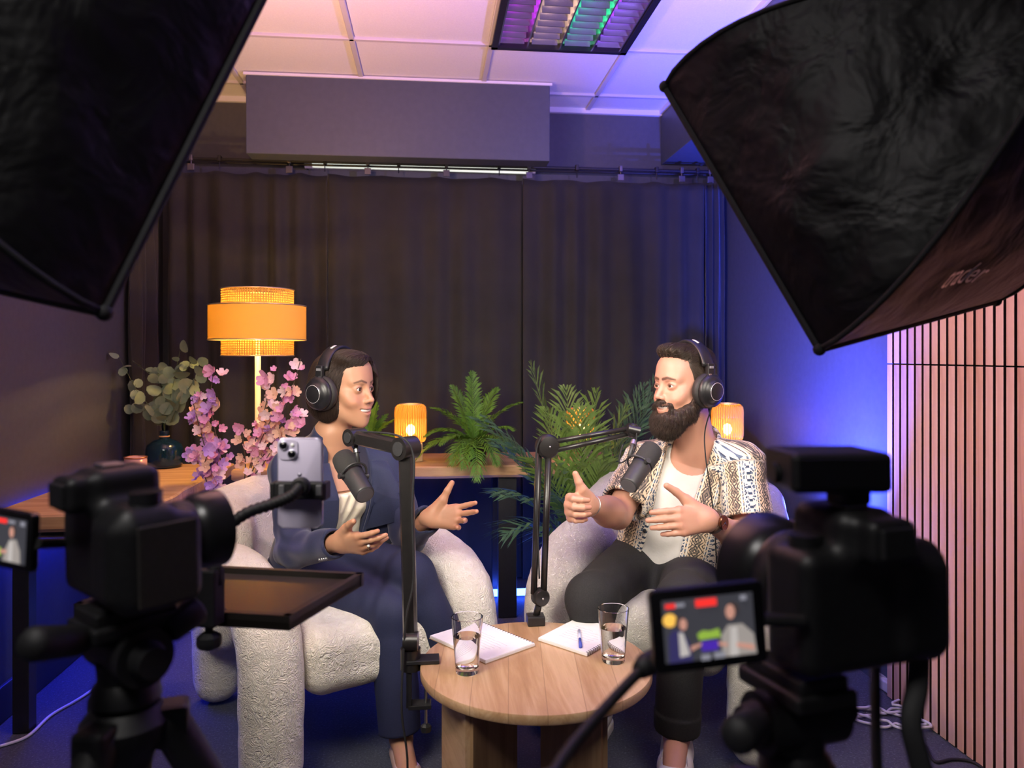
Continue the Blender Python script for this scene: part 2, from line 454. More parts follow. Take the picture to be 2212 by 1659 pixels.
for x in (-.64, .54): MB().cyl((x-.02, 4.13, 2.20), (x+.02, 4.13, 2.20), .024, n=14).build('end_cap', M_white, tl)
MB().box((-.05, 4.175, 2.20), (1.2, .045, .03)).build('holder', M_white, tl)

M_curt = mat('curtain_cloth', (.030, .024, .022), .9); n_ = N(M_curt)
v_ = n_.coords((1, 1, 1)); f_ = n_.noise(v_, 6, 5); g_ = n_.noise(n_.coords((60, 60, 14)), 10, 3)
n_.color(n_.ramp(f_, [(.3, (.021, .020, .015)), (.7, (.029, .027, .021))])); n_.bump(n_.math('ADD', f_, n_.math('MULTIPLY', g_, .15)), .35, .02)
n_.b.inputs['Sheen Weight'].default_value = .15; n_.b.inputs['Sheen Roughness'].default_value = .4
def curtain(p0, p1, label, seed, amp=.022, waves=9, z1=2.132):
    r = random.Random(seed); p0 = Vector(p0); p1 = Vector(p1); L = (p1-p0).length; t = (p1-p0)/L; nrm = Vector((t.y, -t.x, 0))
    nu, nz = int(waves*14), 44; vs = []; fs = []; ph = [r.uniform(0, 6.28) for _ in range(6)]
    for j in range(nz+1):
        v = j/nz; z = .012+(z1-.012)*v
        for i in range(nu+1):
            u = i/nu; a = amp*(1.0-.55*v**3)
            w = a*math.sin(2*math.pi*waves*u+ph[0]+.9*math.sin(2*math.pi*1.7*u+ph[1])+.35*math.sin(3*v+ph[2]))
            w += .5*a*math.sin(2*math.pi*waves*.43*u+ph[3]+.8*v)
            w += .004*math.sin(9*v+ph[4]+7*u)+.003*math.sin(23*u+17*v+ph[5])
            sag = -.010*math.sin(math.pi*((u*waves*.6) % 1.0))*(v**10)
            q = p0+t*(u*L)+nrm*w; vs.append((q.x, q.y, z+sag))
    for j in range(nz):
        for i in range(nu):
            a = j*(nu+1)+i; fs.append((a, a+1, a+nu+2, a+nu+1))
    o = add_mesh('curtain', vs, fs, M_curt, None, True)
    sol = o.modifiers.new('thickness', 'SOLIDIFY'); sol.thickness = .003
    return tag(o, label, 'curtain', 'blackout curtains along the back')
curtain((-1.320, 4.050, 0), (-.534, 4.050, 0), 'black curtain panel behind the glowing yellow floor lamp', 1, .026, 6)
curtain((-.532, 4.050, 0), (.480, 4.050, 0), 'black curtain panel behind the middle table lamp and fern', 2, .016, 6)
curtain((.482, 4.050, 0), (1.474, 4.050, 0), 'black curtain panel behind the palm plant and the patterned-shirt person', 3, .020, 7)
curtain((1.477, 4.050, 0), (1.588, 4.050, 0), 'narrow bunched black curtain at the right-hand wall', 4, .026, 3)
curtain((-1.355, 3.66, 0), (-1.355, 4.0, 0), 'black curtain returning along the left-hand wall', 5, .024, 4)

# ------------------------------------------------------------------ wooden consoles with black frames
M_slab = wood('live_edge_wood', (.52, .30, .14), (.62, .40, .21), (.38, .19, .08), 1.0, 0, .5)
def slab(name, x0, x1, y0, y1, z0, z1, parent, seed, long_x=True):
    r = random.Random(seed); n = 28; top = []; edge = []
    ph = [r.uniform(0, 6.28) for _ in range(4)]
    wob = lambda s: .008*math.sin(5*s+ph[0])+.005*math.sin(13*s+ph[1])+.003*math.sin(29*s+ph[2])
    pts = []
    if long_x:
        for i in range(n+1): s = lerp(x0, x1, i/n); pts.append((s, y0+wob(s)))
        pts += [(x1, y1), (x0, y1)]
    else:
        for i in range(n+1): s = lerp(y0, y1, i/n); pts.append((x1+wob(s), s))
        pts += [(x0, y1), (x0, y0)]
    rings = []
    for z, k in ((z0, .012), (z0+.012, 0), (z1-.006, 0), (z1, .006)):
        cx = sum(p[0] for p in pts)/len(pts); cy = sum(p[1] for p in pts)/len(pts)
        rings.append([(p[0]-k*(1 if p[0] > cx else -1), p[1]-k*(1 if p[1] > cy else -1), z) for p in pts])
    return MB().ring_loft(rings).build(name, M_slab, parent, auto=40)
con = thing('console_table', 'long live-edge wooden console on black legs before the curtains', 'console table', (.3, 3.66, 0))
slab('tabletop', -.86, 1.595, 3.44, 3.90, .645, .70, con, 5)
for x, y in ((-.78, 3.50), (-.78, 3.84), (.345, 3.50), (.345, 3.84), (1.52, 3.50), (1.52, 3.84)):
    MB().box((x, y, .3225), (.085 if abs(x-.345) < .01 else .05, .05, .643), bev=.003).build('leg', M_black, con)
for x in (-.78, .345, 1.52): MB().box((x, 3.67, .63), (.05, .29, .028)).build('crossbar', M_black, con)
tb = thing('side_table', 'narrow wooden table on black legs against the left-hand wall', 'side table', (-1.14, 3.0, 0))
slab('tabletop', -1.385, -.90, 2.52, 3.64, .645, .70, tb, 9, False)
for x, y in ((-1.29, 2.60), (-.965, 2.62), (-1.29, 3.56), (-.965, 3.56)):
    MB().box((x, y, .3225), (.05, .05, .643), bev=.003).build('leg', M_black, tb)
for y in (2.61, 3.56): MB().box((-1.13, y, .63), (.28, .045, .028)).build('crossbar', M_black, tb)
# blue light tubes
BLUE = (.02, .03, 1.0)
def led(name, a, b, label, s, r=.016, col=BLUE):
    o = MB().cyl(a, b, r, n=12).build(name, None, None, auto=40)
    m = emit('blue_led_glow_'+label[:8], col, s); o.data.materials.append(m)
    return tag(o, label, 'light tube', None)
led('led_tube', (-.70, 3.742, .034), (1.48, 3.742, .034), 'glowing blue light tube on the floor under the console', 26.0, .017, (.03, .10, 1.0))
led('led_tube', (-1.368, 2.70, .630), (-1.368, 3.50, .630), 'blue light tube under the side table at the left-hand wall', 110.0, .014)
ub = W(1.06, 2.72, 0); up = thing('added_uplight', 'added unseen blue uplight on a short stand by the right-hand wall', 'uplight', ub)
MB().lathe(ub, [(.07, .001), (.07, .012), (.010, .02), (.008, .36)], n=24).build('stand', M_black, up, auto=40)
MB().cyl(ub+Vector((0, 0, .36)), ub+Vector((0, 0, .42)), .035, .05, n=20).build('housing', M_black, up, auto=40)
spot('added_blue_wash', ub+Vector((0, 0, .44)), (1.62, 3.02, 1.20), 800.0, (.05, .08, 1.0), 100, 1.0, .05)  # added hidden source for the blue glow on the wall
for nm_, pp, cc in (('violet', WASH_V, (.36, .26, 1.0)), ('pink', WASH_P, (1.0, .46, .50))):  # made-up fittings for the added ceiling washes
    t_ = thing('added_wash_lamp', 'added unseen %s wash bulb hanging behind a softbox' % nm_, 'pendant lamp', pp)
    MB().cyl(pp+Vector((0, 0, .07)), Vector((pp.x, pp.y, ZC)), .003, n=6).build('cord', M_black, t_)
    MB().cyl(pp+Vector((0, 0, .045)), pp+Vector((0, 0, .10)), .022, n=16).build('socket', M_black, t_, auto=40)
    MB().sphere(pp+Vector((0, 0, .022)), .022, 14, 10).build('bulb', emit('bulb_'+nm_, cc, 8.0), t_, True)

rl = thing('ceiling_light', 'added unseen fill-light panel on the ceiling behind the photographer', 'ceiling light', (-.64, .05, 2.52))  # invented housing for the added fill light
MB().box((-.64, .05, 2.535), (.58, .58, .02), bev=.003).build('panel_frame', M_white, rl)
# ================================================================== ARMCHAIRS
def boucle(name, wave):
    m = mat(name, (.80, .75, .66), .95); n = N(m)
    v = n.coords((1, 1, 1))
    f = n.noise(v, 26 if wave else 60, 3, .6, 2.2); g = n.noise(v, 150, 3, .7)
    vo = n.new('ShaderNodeTexVoronoi'); vo.inputs['Scale'].default_value = 70 if wave else 120; n.link(v, vo.inputs['Vector'])
    h = n.math('ADD', n.math('MULTIPLY', n.math('SINE', n.math('MULTIPLY', f, 34 if wave else 26)), .5), n.math('ADD', n.math('MULTIPLY', g, .6), n.math('MULTIPLY', vo.outputs['Distance'], .5)))
    n.color(n.ramp(f, [(.3, (.78, .73, .63)), (.7, (.86, .82, .74))])); n.bump(h, .6 if wave else .8, .007)
    n.b.inputs['Sheen Weight'].default_value = .25
    return m
M_b1 = boucle('cream_quilted_boucle', True); M_b2 = boucle('cream_looped_boucle', False)
def armchair(c, fwd, label, material, hw=.33):
    f = Vector(fwd); f.z = 0; f.normalize(); rt = Vector((f.y, -f.x, 0)); c = Vector((c.x, c.y, 0))
    T = lambda x, y, z: c+rt*x+f*y+Vector((0, 0, z))
    ax = np.stack([V3(rt), V3(f), np.array([0, 0, 1], np.float32)], 1)
    ch = thing('armchair', label, 'armchair', c)
    lo, hi = bounds([T(x, y, z) for x in (-.48, .48) for y in (-.58, .48) for z in (-.02, .84)], .02)
    for s in (1, -1):
        pts = [T(s*hw, .335, .09), T(s*hw, .335, .36), T(s*(hw+.003), .27, .47), T(s*(hw+.005), .08, .515), T(s*(hw+.005), -.14, .50), T(s*hw, -.29, .42), T(s*(hw-.01), -.335, .30), T(s*(hw-.015), -.34, .085)]
        rs = [.084, .086, .088, .09, .092, .09, .084, .08]
        tt = np.linspace(0, 1, 4, endpoint=False); rs = [lerp(rs[i], rs[i+1], t) for i in range(len(rs)-1) for t in tt]+[rs[-1]]; pts = spline(pts, 4)
        def fn(p, pts=pts, rs=rs):
            d = chain(p, pts, rs, .0)
            return smax(d, .004-p[:, 2], .02)+.0018*snoise(p, 60, 3)
        l2, h2 = bounds(pts, .12); sdf_obj('arm', fn, l2, h2, .010, material, ch)
    def back(p):
        d = None
        for z, r in ((.38, .10), (.52, .105), (.645, .10)):
            lean = (z-.38)*.35
            k = chain(p, [T(-.30, -.20-lean*.3, z-.06), T(-.27, -.33-lean*.7, z-.02), T(-.12, -.40-lean, z), T(.12, -.40-lean, z), T(.27, -.33-lean*.7, z-.02), T(.30, -.20-lean*.3, z-.06)], [r*.9, r, r, r, r, r*.9], .0)
            d = k if d is None else smin(d, k, .06)
        return d+.0018*snoise(p, 55, 7)
    sdf_obj('backrest', back, lo, hi, .011, material, ch)
    def seat(p):
        q = (p-V3(c)) @ ax
        d = rbox(q, (0, .055, .335), (hw-.085, .33, .095), .065)
        return d-.012*np.exp(-((q[:, 0]/.2)**2+((q[:, 1]-.05)/.25)**2))*(q[:, 2] > .33)+.0015*snoise(p, 50, 5)
    l2, h2 = bounds([T(x, y, z) for x in (-.29, .29) for y in (-.3, .42) for z in (.2, .47)], .02)
    sdf_obj('seat', seat, l2, h2, .009, material, ch)
    return ch
armchair(W(-.578, 2.533, 0), W(.55, -.83, 0), 'cream quilted boucle armchair under the person in the navy suit', M_b1, .312)
armchair(W(.540, 2.66, 0), W(-.36, -.93, 0), 'cream looped boucle armchair under the person in the patterned shirt', M_b2, .315)

# ================================================================== ROUND TABLE
TC = W(.062, 2.0, 0); TZ = .40
M_oak = wood('table_oak', (.50, .31, .165), (.62, .42, .25), (.36, .20, .095), .9, 1, .36, .15, .05)
n_ = N(M_oak); src = n_.b.inputs['Base Color'].links[0].from_socket
sx_ = n_.new('ShaderNodeSeparateXYZ'); n_.link(n_.coords((1, 1, 1), rot=(0, 0, .10)), sx_.inputs[0])
pl_ = n_.math('MULTIPLY', sx_.outputs[0], 1/.088); wn = n_.new('ShaderNodeTexWhiteNoise'); wn.noise_dimensions = '1D'; n_.link(n_.math('FLOOR', pl_), wn.inputs['W'])
seam_ = n_.math('LESS_THAN', n_.math('ABSOLUTE', n_.math('SUBTRACT', n_.math('FRACT', pl_), .5)), .488)
n_.color(n_.mix(n_.math('ADD', n_.math('MULTIPLY', seam_, .5), .5), (.22, .12, .06), n_.mix(n_.math('MULTIPLY', wn.outputs['Value'], .28), src, (.36, .21, .11))))
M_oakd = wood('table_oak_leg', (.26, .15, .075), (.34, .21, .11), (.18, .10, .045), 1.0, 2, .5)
tbl = thing('coffee_table', 'round oak coffee table standing between the two armchairs', 'coffee table', TC)
MB().lathe((TC.x, TC.y, TZ-.026), [(.29, 0), (.297, .002), (.299, .006), (.299, .022), (.2975, .0255), (.295, .026)], n=96).build('tabletop', M_oak, tbl, auto=40)
def board(a, b, t=.022):
    a = W(*a, 0); b = W(*b, 0); d = (b-a).normalized(); nn = Vector((d.y, -d.x, 0))*t/2
    return MB().prism([a-nn, b-nn, b+nn, a+nn], (0, 0, TZ-.028))
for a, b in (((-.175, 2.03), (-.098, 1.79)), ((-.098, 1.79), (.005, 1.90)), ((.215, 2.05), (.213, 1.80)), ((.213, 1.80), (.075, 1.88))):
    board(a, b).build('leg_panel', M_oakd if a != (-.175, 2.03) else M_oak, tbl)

# ================================================================== SOFTBOXES
M_soft = mat('black_softbox_nylon', (.003, .003, .0036), .45, **{'Specular IOR Level': .35}); n_ = N(M_soft)
f_ = n_.noise(n_.coords((1, 1, 1)), 11, 3, .5, .35); g_ = n_.noise(n_.coords((1, 1, 1)), 900, 1)
n_.bump(n_.math('ADD', f_, n_.math('MULTIPLY', g_, .02)), .45, .03)
M_diff = mat('white_diffuser', (.8, .8, .78), .8)
M_silver = mat('brushed_metal', (.5, .5, .5), .35, 1.0)
def softbox(sb, label, stand, seed, text=False):
    C = lambda q: W(q[0], q[1], HC+q[2])
    t = thing('softbox', label, 'softbox', W(stand[0], stand[1], 0))
    n = sb['n']; apex = sb['apex']; ring = .07
    cor = [sb['B'], sb['A'], sb['A2'], sb['B2']]
    rg = [apex+ring*((q-sb['c'])/np.linalg.norm(q-sb['c'])) for q in cor]
    rnd = np.random.RandomState(seed)
    def side(i, u, v):
        r0 = cor[i]*(1-u)+cor[(i+1) % 4]*u; r1 = rg[i]*(1-u)+rg[(i+1) % 4]*u
        out = (r0-sb['c']); out = out/np.linalg.norm(out)
        seam = 1-.30*math.sin(math.pi*u)
        return r0*(1-v)+r1*v+out*(.085*math.sin(math.pi*v**.85)*seam)
    def cloth(i, uvs, lift=0.0):
        Q = []; NR = []; E = []
        for u, v in uvs:
            q = side(i, u, v)
            E.append(math.sin(math.pi*u)*math.sin(math.pi*min(v*1.02, 1)))
            nrm = np.cross(side(i, min(u+.01, 1), v)-side(i, max(u-.01, 0), v), side(i, u, min(v+.01, 1))-side(i, u, max(v-.01, 0)))
            Q.append(q); NR.append(nrm/(np.linalg.norm(nrm)+1e-9))
        Q = np.array(Q); NR = np.array(NR); w = .012*snoise(Q.astype(np.float32), 14, seed+i)+.0035*snoise(Q.astype(np.float32), 36, seed+9+i)
        w = w*np.abs(w)*54+w*.5
        out = Q-sb['c']; sg = np.sign((NR*out).sum(1))[:, None]
        return Q+NR*(np.array(E)*w)[:, None]+NR*sg*lift
    for i in range(4):
        nu, nv = 48, 48
        vs = [C(q) for q in cloth(i, [(a/nu, b/nv) for a in range(nu+1) for b in range(nv+1)])]
        fs = [(a*(nv+1)+b, a*(nv+1)+b+1, (a+1)*(nv+1)+b+1, (a+1)*(nv+1)+b) for a in range(nu) for b in range(nv)]
        o = add_mesh('side_panel', vs, fs, M_soft, t, True)
    m = MB(); m.ring_loft([[C(q) for q in cor], [C(q-.012*n) for q in cor]]).build('diffuser', M_diff, t)
    m = MB()
    for i in range(4): m.tube([C(cor[i]), C(cor[(i+1) % 4])], .007, 8)
    for q in cor: m.sphere(C(q), .011, 10, 6)
    m.build('rim', M_blackm, t, auto=40)
    for i in range(4): MB().tube([C(side(i, 0, v/14)) for v in range(15)], .005, 6).build('seam', M_blackm, t, True)
    MB().cyl(C(apex+.02*n), C(apex-.03*n), .075, .07, 24).build('speed_ring', M_black, t, auto=40)
    MB().cyl(C(apex-.03*n), C(apex-.20*n), .055, .05, 20).build('lamp_head', M_black, t, auto=40)
    top = C(apex-.08*n); foot = W(stand[0], stand[1], 0)
    MB().tube([top, Vector((foot.x, foot.y, top.z-.08)), Vector((foot.x, foot.y, .05))], [.012, .014, .016], 10).build('pole', M_black, t)
    for k in range(3):
        a = 2*math.pi*k/3+.4
        MB().tube([Vector((foot.x, foot.y, .55)), foot+Vector((.34*math.cos(a), .34*math.sin(a), .012))], .010, 8).build('stand_leg', M_black, t)
    return t, cloth, C
softbox(SBL, 'black softbox at upper left with its lit front turned away', (-.92, .66), 11)
sbt, sbside, sbC = softbox(SBR, 'black softbox at upper right with faint script lettering underneath', (1.02, 1.12), 21)
# lettering on the underside of the right softbox
M_print = mat('grey_print', (.85, .82, .80), .3, .9)
def text_mesh(body, size=1.0, shear=0.0, font_ext=0.0):
    c = bpy.data.curves.new('txt', 'FONT'); c.body = body; c.size = size; c.shear = shear; c.resolution_u = 2
    o = bpy.data.objects.new('txt', c); COL.objects.link(o)
    dg = bpy.context.evaluated_depsgraph_get(); me = bpy.data.meshes.new_from_object(o.evaluated_get(dg))
    vs = [v.co.copy() for v in me.vertices]; fs = [tuple(p.vertices) for p in me.polygons]
    bpy.data.objects.remove(o); bpy.data.meshes.remove(me); bpy.data.curves.remove(c)
    return vs, fs
def flat_text(name, body, origin, xd, yd, size, material, parent, shear=0.0, lift=.0006, center=False):
    vs, fs = text_mesh(body, size, shear); xd = Vector(xd).normalized(); yd = Vector(yd).normalized(); nz = xd.cross(yd)
    w = max([v.x for v in vs]+[0])
    return add_mesh(name, [Vector(origin)+xd*(v.x-(w/2 if center else 0))+yd*v.y+nz*lift for v in vs], fs, material, parent)
for body, size, u0, v0, mtl in (('trader', .22, .31, .25, M_print),):
    vs, fs = text_mesh(body, size, .35)
    pts = [sbC(q) for q in sbside(3, [(1-(u0+v.x*.36), v0+v.y*.55) for v in vs], .007)]
    if body == 'trader': add_mesh('lettering', pts, fs, mtl, sbt)
# ================================================================== PEOPLE
def xform(p, o, X, Y, Z):
    """world points -> local of a frame"""
    R = np.stack([V3(X), V3(Y), V3(Z)], 1)
    return (p-V3(o)) @ R
def ortho(Y, Zhint):
    Y = Vector(Y).normalized(); Z = Vector(Zhint); Z = (Z-Y*Z.dot(Y)).normalized(); X = Y.cross(Z)
    return X, Y, Z
def skin_material(name, tone):
    m = mat(name, tone, .48); n = N(m)
    a = n.new('ShaderNodeAttribute'); a.attribute_name = 'tint'
    f = n.noise(n.coords((1, 1, 1)), 55, 4)
    n.color(n.mix(n.math('MULTIPLY', f, .16), a.outputs['Color'], (tone[0]*.72, tone[1]*.5, tone[2]*.42)))
    n.bump(n.noise(n.coords((1, 1, 1)), 420, 2), .06, .001)
    n.b.inputs['Subsurface Weight'].default_value = .12; n.b.inputs['Subsurface Scale'].default_value = .006
    n.b.inputs['Subsurface Radius'].default_value = (1.0, .35, .2)
    return m
def strands(name, func, starts, flow, n, step, lift, r0, material, parent, seed=0, jitter=.15, proj=1.0, keep=None):
    """hair strands that follow a surface: func is a signed distance, flow gives the growing direction"""
    p = np.asarray(starts, np.float32); pts = [p]; rnd = np.random.RandomState(seed)
    jd = rnd.normal(size=p.shape).astype(np.float32)*jitter; N_ = len(p)
    lf = (lift*rnd.uniform(.2, 1.3, N_)).astype(np.float32); ln = rnd.uniform(.7, 1.1, N_).astype(np.float32)
    def grad(q):
        e = .002; f0 = func(q); g = np.stack([func(q+np.eye(3, dtype=np.float32)[i]*e)-f0 for i in range(3)], 1)
        return f0, g/np.maximum(np.linalg.norm(g, axis=1), 1e-6)[:, None]
    for k in range(n):
        f0, g = grad(p); d = flow(p)+jd*(.5+k/n); d = d-(d*g).sum(1)[:, None]*g*proj
        d /= np.maximum(np.linalg.norm(d, axis=1), 1e-6)[:, None]
        p = p+d*(step*ln)[:, None]
        if proj > .5:
            f0, g = grad(p); p = p-g*((f0-lf)*.9)[:, None]
        p = p.astype(np.float32); pts.append(p)
    A = np.stack(pts, 1)
    if keep is not None: A = A[keep(A.reshape(-1, 3)).reshape(N_, -1).all(1)]; N_ = len(A)
    c = bpy.data.hair_curves.new(name); c.add_curves([n+1]*N_)
    c.position_data.foreach_set('vector', A.reshape(-1).astype(np.float32))
    rad = np.tile(np.linspace(r0, r0*.35, n+1), N_).astype(np.float32)
    a = c.attributes.get('radius') or c.attributes.new('radius', 'FLOAT', 'POINT'); a.data.foreach_set('value', rad)
    c.materials.append(material); o = bpy.data.objects.new(name, c)
    return link(o, parent)
def hair_material(name, c1, c2):
    m = mat(name, c1, .5); n = N(m); f = n.noise(n.coords((1, 1, 1)), 60, 3); n.b.inputs['Specular IOR Level'].default_value = .35
    n.color(n.ramp(f, [(.3, c1), (.7, c2)])); return m
def bend(q): return np.stack([q[:, 0], q[:, 1]+17*q[:, 0]**2, q[:, 2]-9.0*q[:, 0]**2], 1)
LIP_U = ([(0, .0970, -.0622), (.010, .0968, -.0615), (.033, .0960, -.0665)], [.0042, .0041, .0015])
LIP_L = ([(0, .0935, -.0795), (.012, .0932, -.0785), (.033, .0952, -.0690)], [.0056, .0050, .0015])
def head_fn(q, male, smile=1.0):
    s = np.abs(q[:, 0]); q = np.stack([s, q[:, 1], q[:, 2]], 1)
    f = smin(ell(q, (0, -.014, .036), (.075, .094, .086)), ell(q, (0, .024, -.030), (.061, .066, .085)), .03)
    f = smin(f, cone(q, (.050, .002, -.060), (.018, .058, -.100), .019 if male else .016, .018 if male else .016), .028)
    f = smin(f, ell(q, (0, .073, -.107), (.020, .018, .018)), .02)
    f = smin(f, ell(q, (.044, .050, -.024), (.020, .020, .017)), .022)
    f = smin(f, ell(q, (.039, .064, -.043), (.019, .020, .016)), .018)
    f = smin(f, chain(q, [(0, .080, .022), (.022, .0785, .023), (.043, .067, .021)], [.0115 if male else .0095]*2+[.010 if male else .008]), .018)
    f = smin(f, ell(q, (0, .046, .055), (.056, .042, .047)), .03)
    f = smax(f, -ell(q, (.031, .092, .0), (.018, .015, .0115)), .014)
    f = smin(f, ell(q, (.032, .0725, .0003), (.0175, .0155, .0150)), .005)
    f = smax(f, -ell(np.stack([q[:, 0], q[:, 1], q[:, 2]-.10*(q[:, 0]-.032)+18*(q[:, 0]-.032)**2*(q[:, 2] > 0)], 1), (.0325, .0885, -.0002), (.0148, .013, .0039 if male else .0052)), .0015)
    f = smin(f, ell(q, (0, .066, -.069), (.031, .028, .028)), .028)
    f = smin(f, cone(q, (0, .082, .014), (0, .1045, -.030), .0070, .0085 if male else .0072), .014)
    f = smin(f, ell(q, (0, .1070, -.0340), (.0095 if male else .0085, .0100, .0085)), .008)
    f = smin(f, ell(q, (.0118, .0960, -.0385), (.0068, .0095, .0068)), .006)
    f = smax(f, -ell(q, (.0068, .1035, -.047), (.0035, .006, .0045)), .003)
    qm = bend(q)
    f = smin(f, chain(qm, LIP_U[0], LIP_U[1], .002), .005)
    f = smin(f, chain(qm, LIP_L[0], LIP_L[1], .002), .006)
    f = smax(f, -ell(qm, (0, .100, -.0702), (.0295, .018, .0062 if male else .0066)), .0015)
    # ear
    e = ell(q, (.076, -.016, -.012), (.008, .018, .030)); f = smin(f, e, .006)
    return f
def head_tint(q, tone, lip, male, brow):
    s = np.abs(q[:, 0]); qa = np.stack([s, q[:, 1], q[:, 2]], 1); n = len(q)
    c = np.tile(np.array(tone, np.float32), (n, 1))
    def blend(mask, col, k=1.0):
        m = np.clip(mask, 0, 1)[:, None]*k; c[:] = c*(1-m)+np.array(col, np.float32)*m
    red = (tone[0]*1.0, tone[1]*.72, tone[2]*.68)
    blend(1-ell(qa, (.040, .070, -.040), (.03, .03, .026))/.03-.4, red, .28)
    blend(1-ell(qa, (0, .112, -.036), (.012, .012, .012))/.012-.4, red, .3)
    u = chain(bend(qa), *LIP_U); l = chain(bend(qa), *LIP_L)
    blend(.9-np.minimum(u, l)/.0016, lip, .85)
    def line2(pts, rs):
        z0 = np.zeros(n, np.float32); p2 = np.stack([qa[:, 0], z0, qa[:, 2]], 1)
        return np.where(q[:, 1] > .03, chain(p2, [(x_, 0, z_) for x_, z_ in pts], rs), 1.0)
    b = line2([(.010, .0215), (.028, .0262), (.049, .0205)], [.0034, .0034, .0012]) if male else line2([(.011, .0215), (.031, .0280), (.050, .0210)], [.0017, .0020, .0008])
    blend(1-b/.0025, brow, .9)
    # lash line
    la = line2([(.0185, .0025), (.0250, .0058), (.0330, .0068), (.0410, .0048), (.0465, .0026)], [.0008, .0013, .0015, .0012, .0007])
    blend(.9-la/.0016, (.03, .02, .015), .8)
    return np.concatenate([c, np.ones((n, 1), np.float32)], 1)
FINGERS = [(.0265, .088, .070, .0088), (.0075, .092, .078, .0090), (-.0115, .088, .073, .0086), (-.0290, .080, .056, .0077)]
def hand_chains(Wp, X, Y, Z, curls, spread, thumb, sc=1.0):
    """finger chains in world space; X thumb side, Y finger direction, Z back of the hand"""
    L = lambda a, b, c: Wp+X*(a*sc)+Y*(b*sc)+Z*(c*sc)
    out = []; 
    for i, (x, y, ln, r) in enumerate(FINGERS):
        a = spread*(1.5-i)/1.5; dx, dy = math.sin(a), math.cos(a); p = Vector((x, y, .002)); pts = [L(*p)]; ang = 0
        for frac, cu in zip((.44, .30, .26), curls[i]):
            ang += math.radians(cu); d = Vector((dx*math.cos(ang), dy*math.cos(ang), -math.sin(ang)))
            p = p+d*ln*frac; pts.append(L(*p))
        out.append((pts, [r*sc, r*.95*sc, r*.88*sc, r*.72*sc]))
    tb = [L(*t) for t in thumb]; out.append((tb, [.0150*sc, .0122*sc, .0105*sc, .0080*sc][:len(tb)]))
    return out, L
def hand_fn(ch, L, sc):
    palm = [((.026, .086, 0), (.016, .012, 0), .0125, .0155), ((.0075, .090, 0), (.004, .010, 0), .0135, .0170), ((-.0115, .086, 0), (-.008, .010, 0), .0130, .0160), ((-.0275, .078, 0), (-.016, .014, 0), .0115, .0145)]
    pal = [(L(*a), L(*b), ra*sc, rb*sc) for a, b, ra, rb in palm]
    th = (L(.022, .020, -.006), ch[4][0][1], .019*sc, .0125*sc)
    def fn(p):
        f = None
        for a, b, ra, rb in pal:
            g = cone(p, a, b, ra, rb); f = g if f is None else smin(f, g, .012*sc)
        f = smin(f, cone(p, *th), .012*sc)
        for i, (pts, rs) in enumerate(ch):
            f = smin(f, chain(p, pts, rs, .003*sc), (.006 if i < 4 else .010)*sc)
        return f
    return fn
def flat_tint(V, tone, tips=None):
    n = len(V); c = np.tile(np.array((*tone, 1), np.float32), (n, 1))
    if tips:
        for t in tips:
            d = np.linalg.norm(V-V3(t), axis=1); m = np.clip(1-d/.022, 0, 1)[:, None]*.5
            c[:, :3] = c[:, :3]*(1-m)+np.array((tone[0], tone[1]*.74, tone[2]*.72))*m
    return c
def merged(name, blocks, material, parent):
    """several overlapping skin regions of one body -> one mesh"""
    vs, fs, cs, o = [], [], [], 0
    for V, Q, C in blocks:
        vs.append(V); fs.append(Q+o); cs.append(C); o += len(V)
    return add_mesh(name, np.concatenate(vs), np.concatenate(fs), material, parent, True, {'tint': ('FLOAT_COLOR', np.concatenate(cs))})
def torso_fn(q, prof, sq=2.3):
    """q local (x right, y forward, z up); prof rows z, rx, ry, y-centre"""
    z = q[:, 2]; pr = np.array(prof); rx = np.interp(z, pr[:, 0], pr[:, 1]); ry = np.interp(z, pr[:, 0], pr[:, 2]); yc = np.interp(z, pr[:, 0], pr[:, 3])
    a = np.abs(q[:, 0])/rx; b = np.abs(q[:, 1]-yc)/ry; k = (a**sq+b**sq)**(1/sq)
    d = (k-1)*np.minimum(rx, ry)
    return smax(d, np.maximum(pr[0, 0]-z, z-pr[-1, 0]), .02)
def collar_ring(p, neck, tx, ty, tz, R, zc, hh, ymax):
    """standing collar around the back and sides of the neck"""
    q = xform(p, neck-ty*.012, tx, ty, tz); rho = np.sqrt(q[:, 0]**2+q[:, 1]**2)
    d = np.sqrt((rho-R-.35*(zc-q[:, 2]))**2+np.maximum(np.abs(q[:, 2]-zc+.25*q[:, 1])-hh, 0)**2)-.0065
    return smax(d, q[:, 1]-ymax, .006)
def drape_patch(name, func, o, X, Y, Z, rows, lift, material, parent, nx=7, attr=None):
    """cloth laid on the front of a garment: rows of (height, x from, x to) in the torso frame"""
    P0 = []
    for z, x0, x1 in rows:
        for i in range(nx+1): x = lerp(x0, x1, i/nx); P0.append((x, z))
    O = V3(o); Xv, Yv, Zv = V3(X), V3(Y), V3(Z); q = np.array(P0, np.float32); base = O+q[:, :1]*Xv+q[:, 1:]*Zv
    yy = np.full(len(q), .24, np.float32)
    for _ in range(40):
        f = func((base+yy[:, None]*Yv).astype(np.float32)); yy = np.clip(yy-np.clip(f-lift, -.02, .02)*.7, -.05, .24)
    V = base+yy[:, None]*Yv; n = nx+1
    fs = [(r*n+i, r*n+i+1, (r+1)*n+i+1, (r+1)*n+i) for r in range(len(rows)-1) for i in range(nx)]
    at = attr(V.astype(np.float32)) if attr else None
    ob = add_mesh(name, V, np.array(fs), material, parent, True, at)
    m = ob.modifiers.new('cloth', 'SOLIDIFY'); m.thickness = .006; m.offset = 0
    return ob
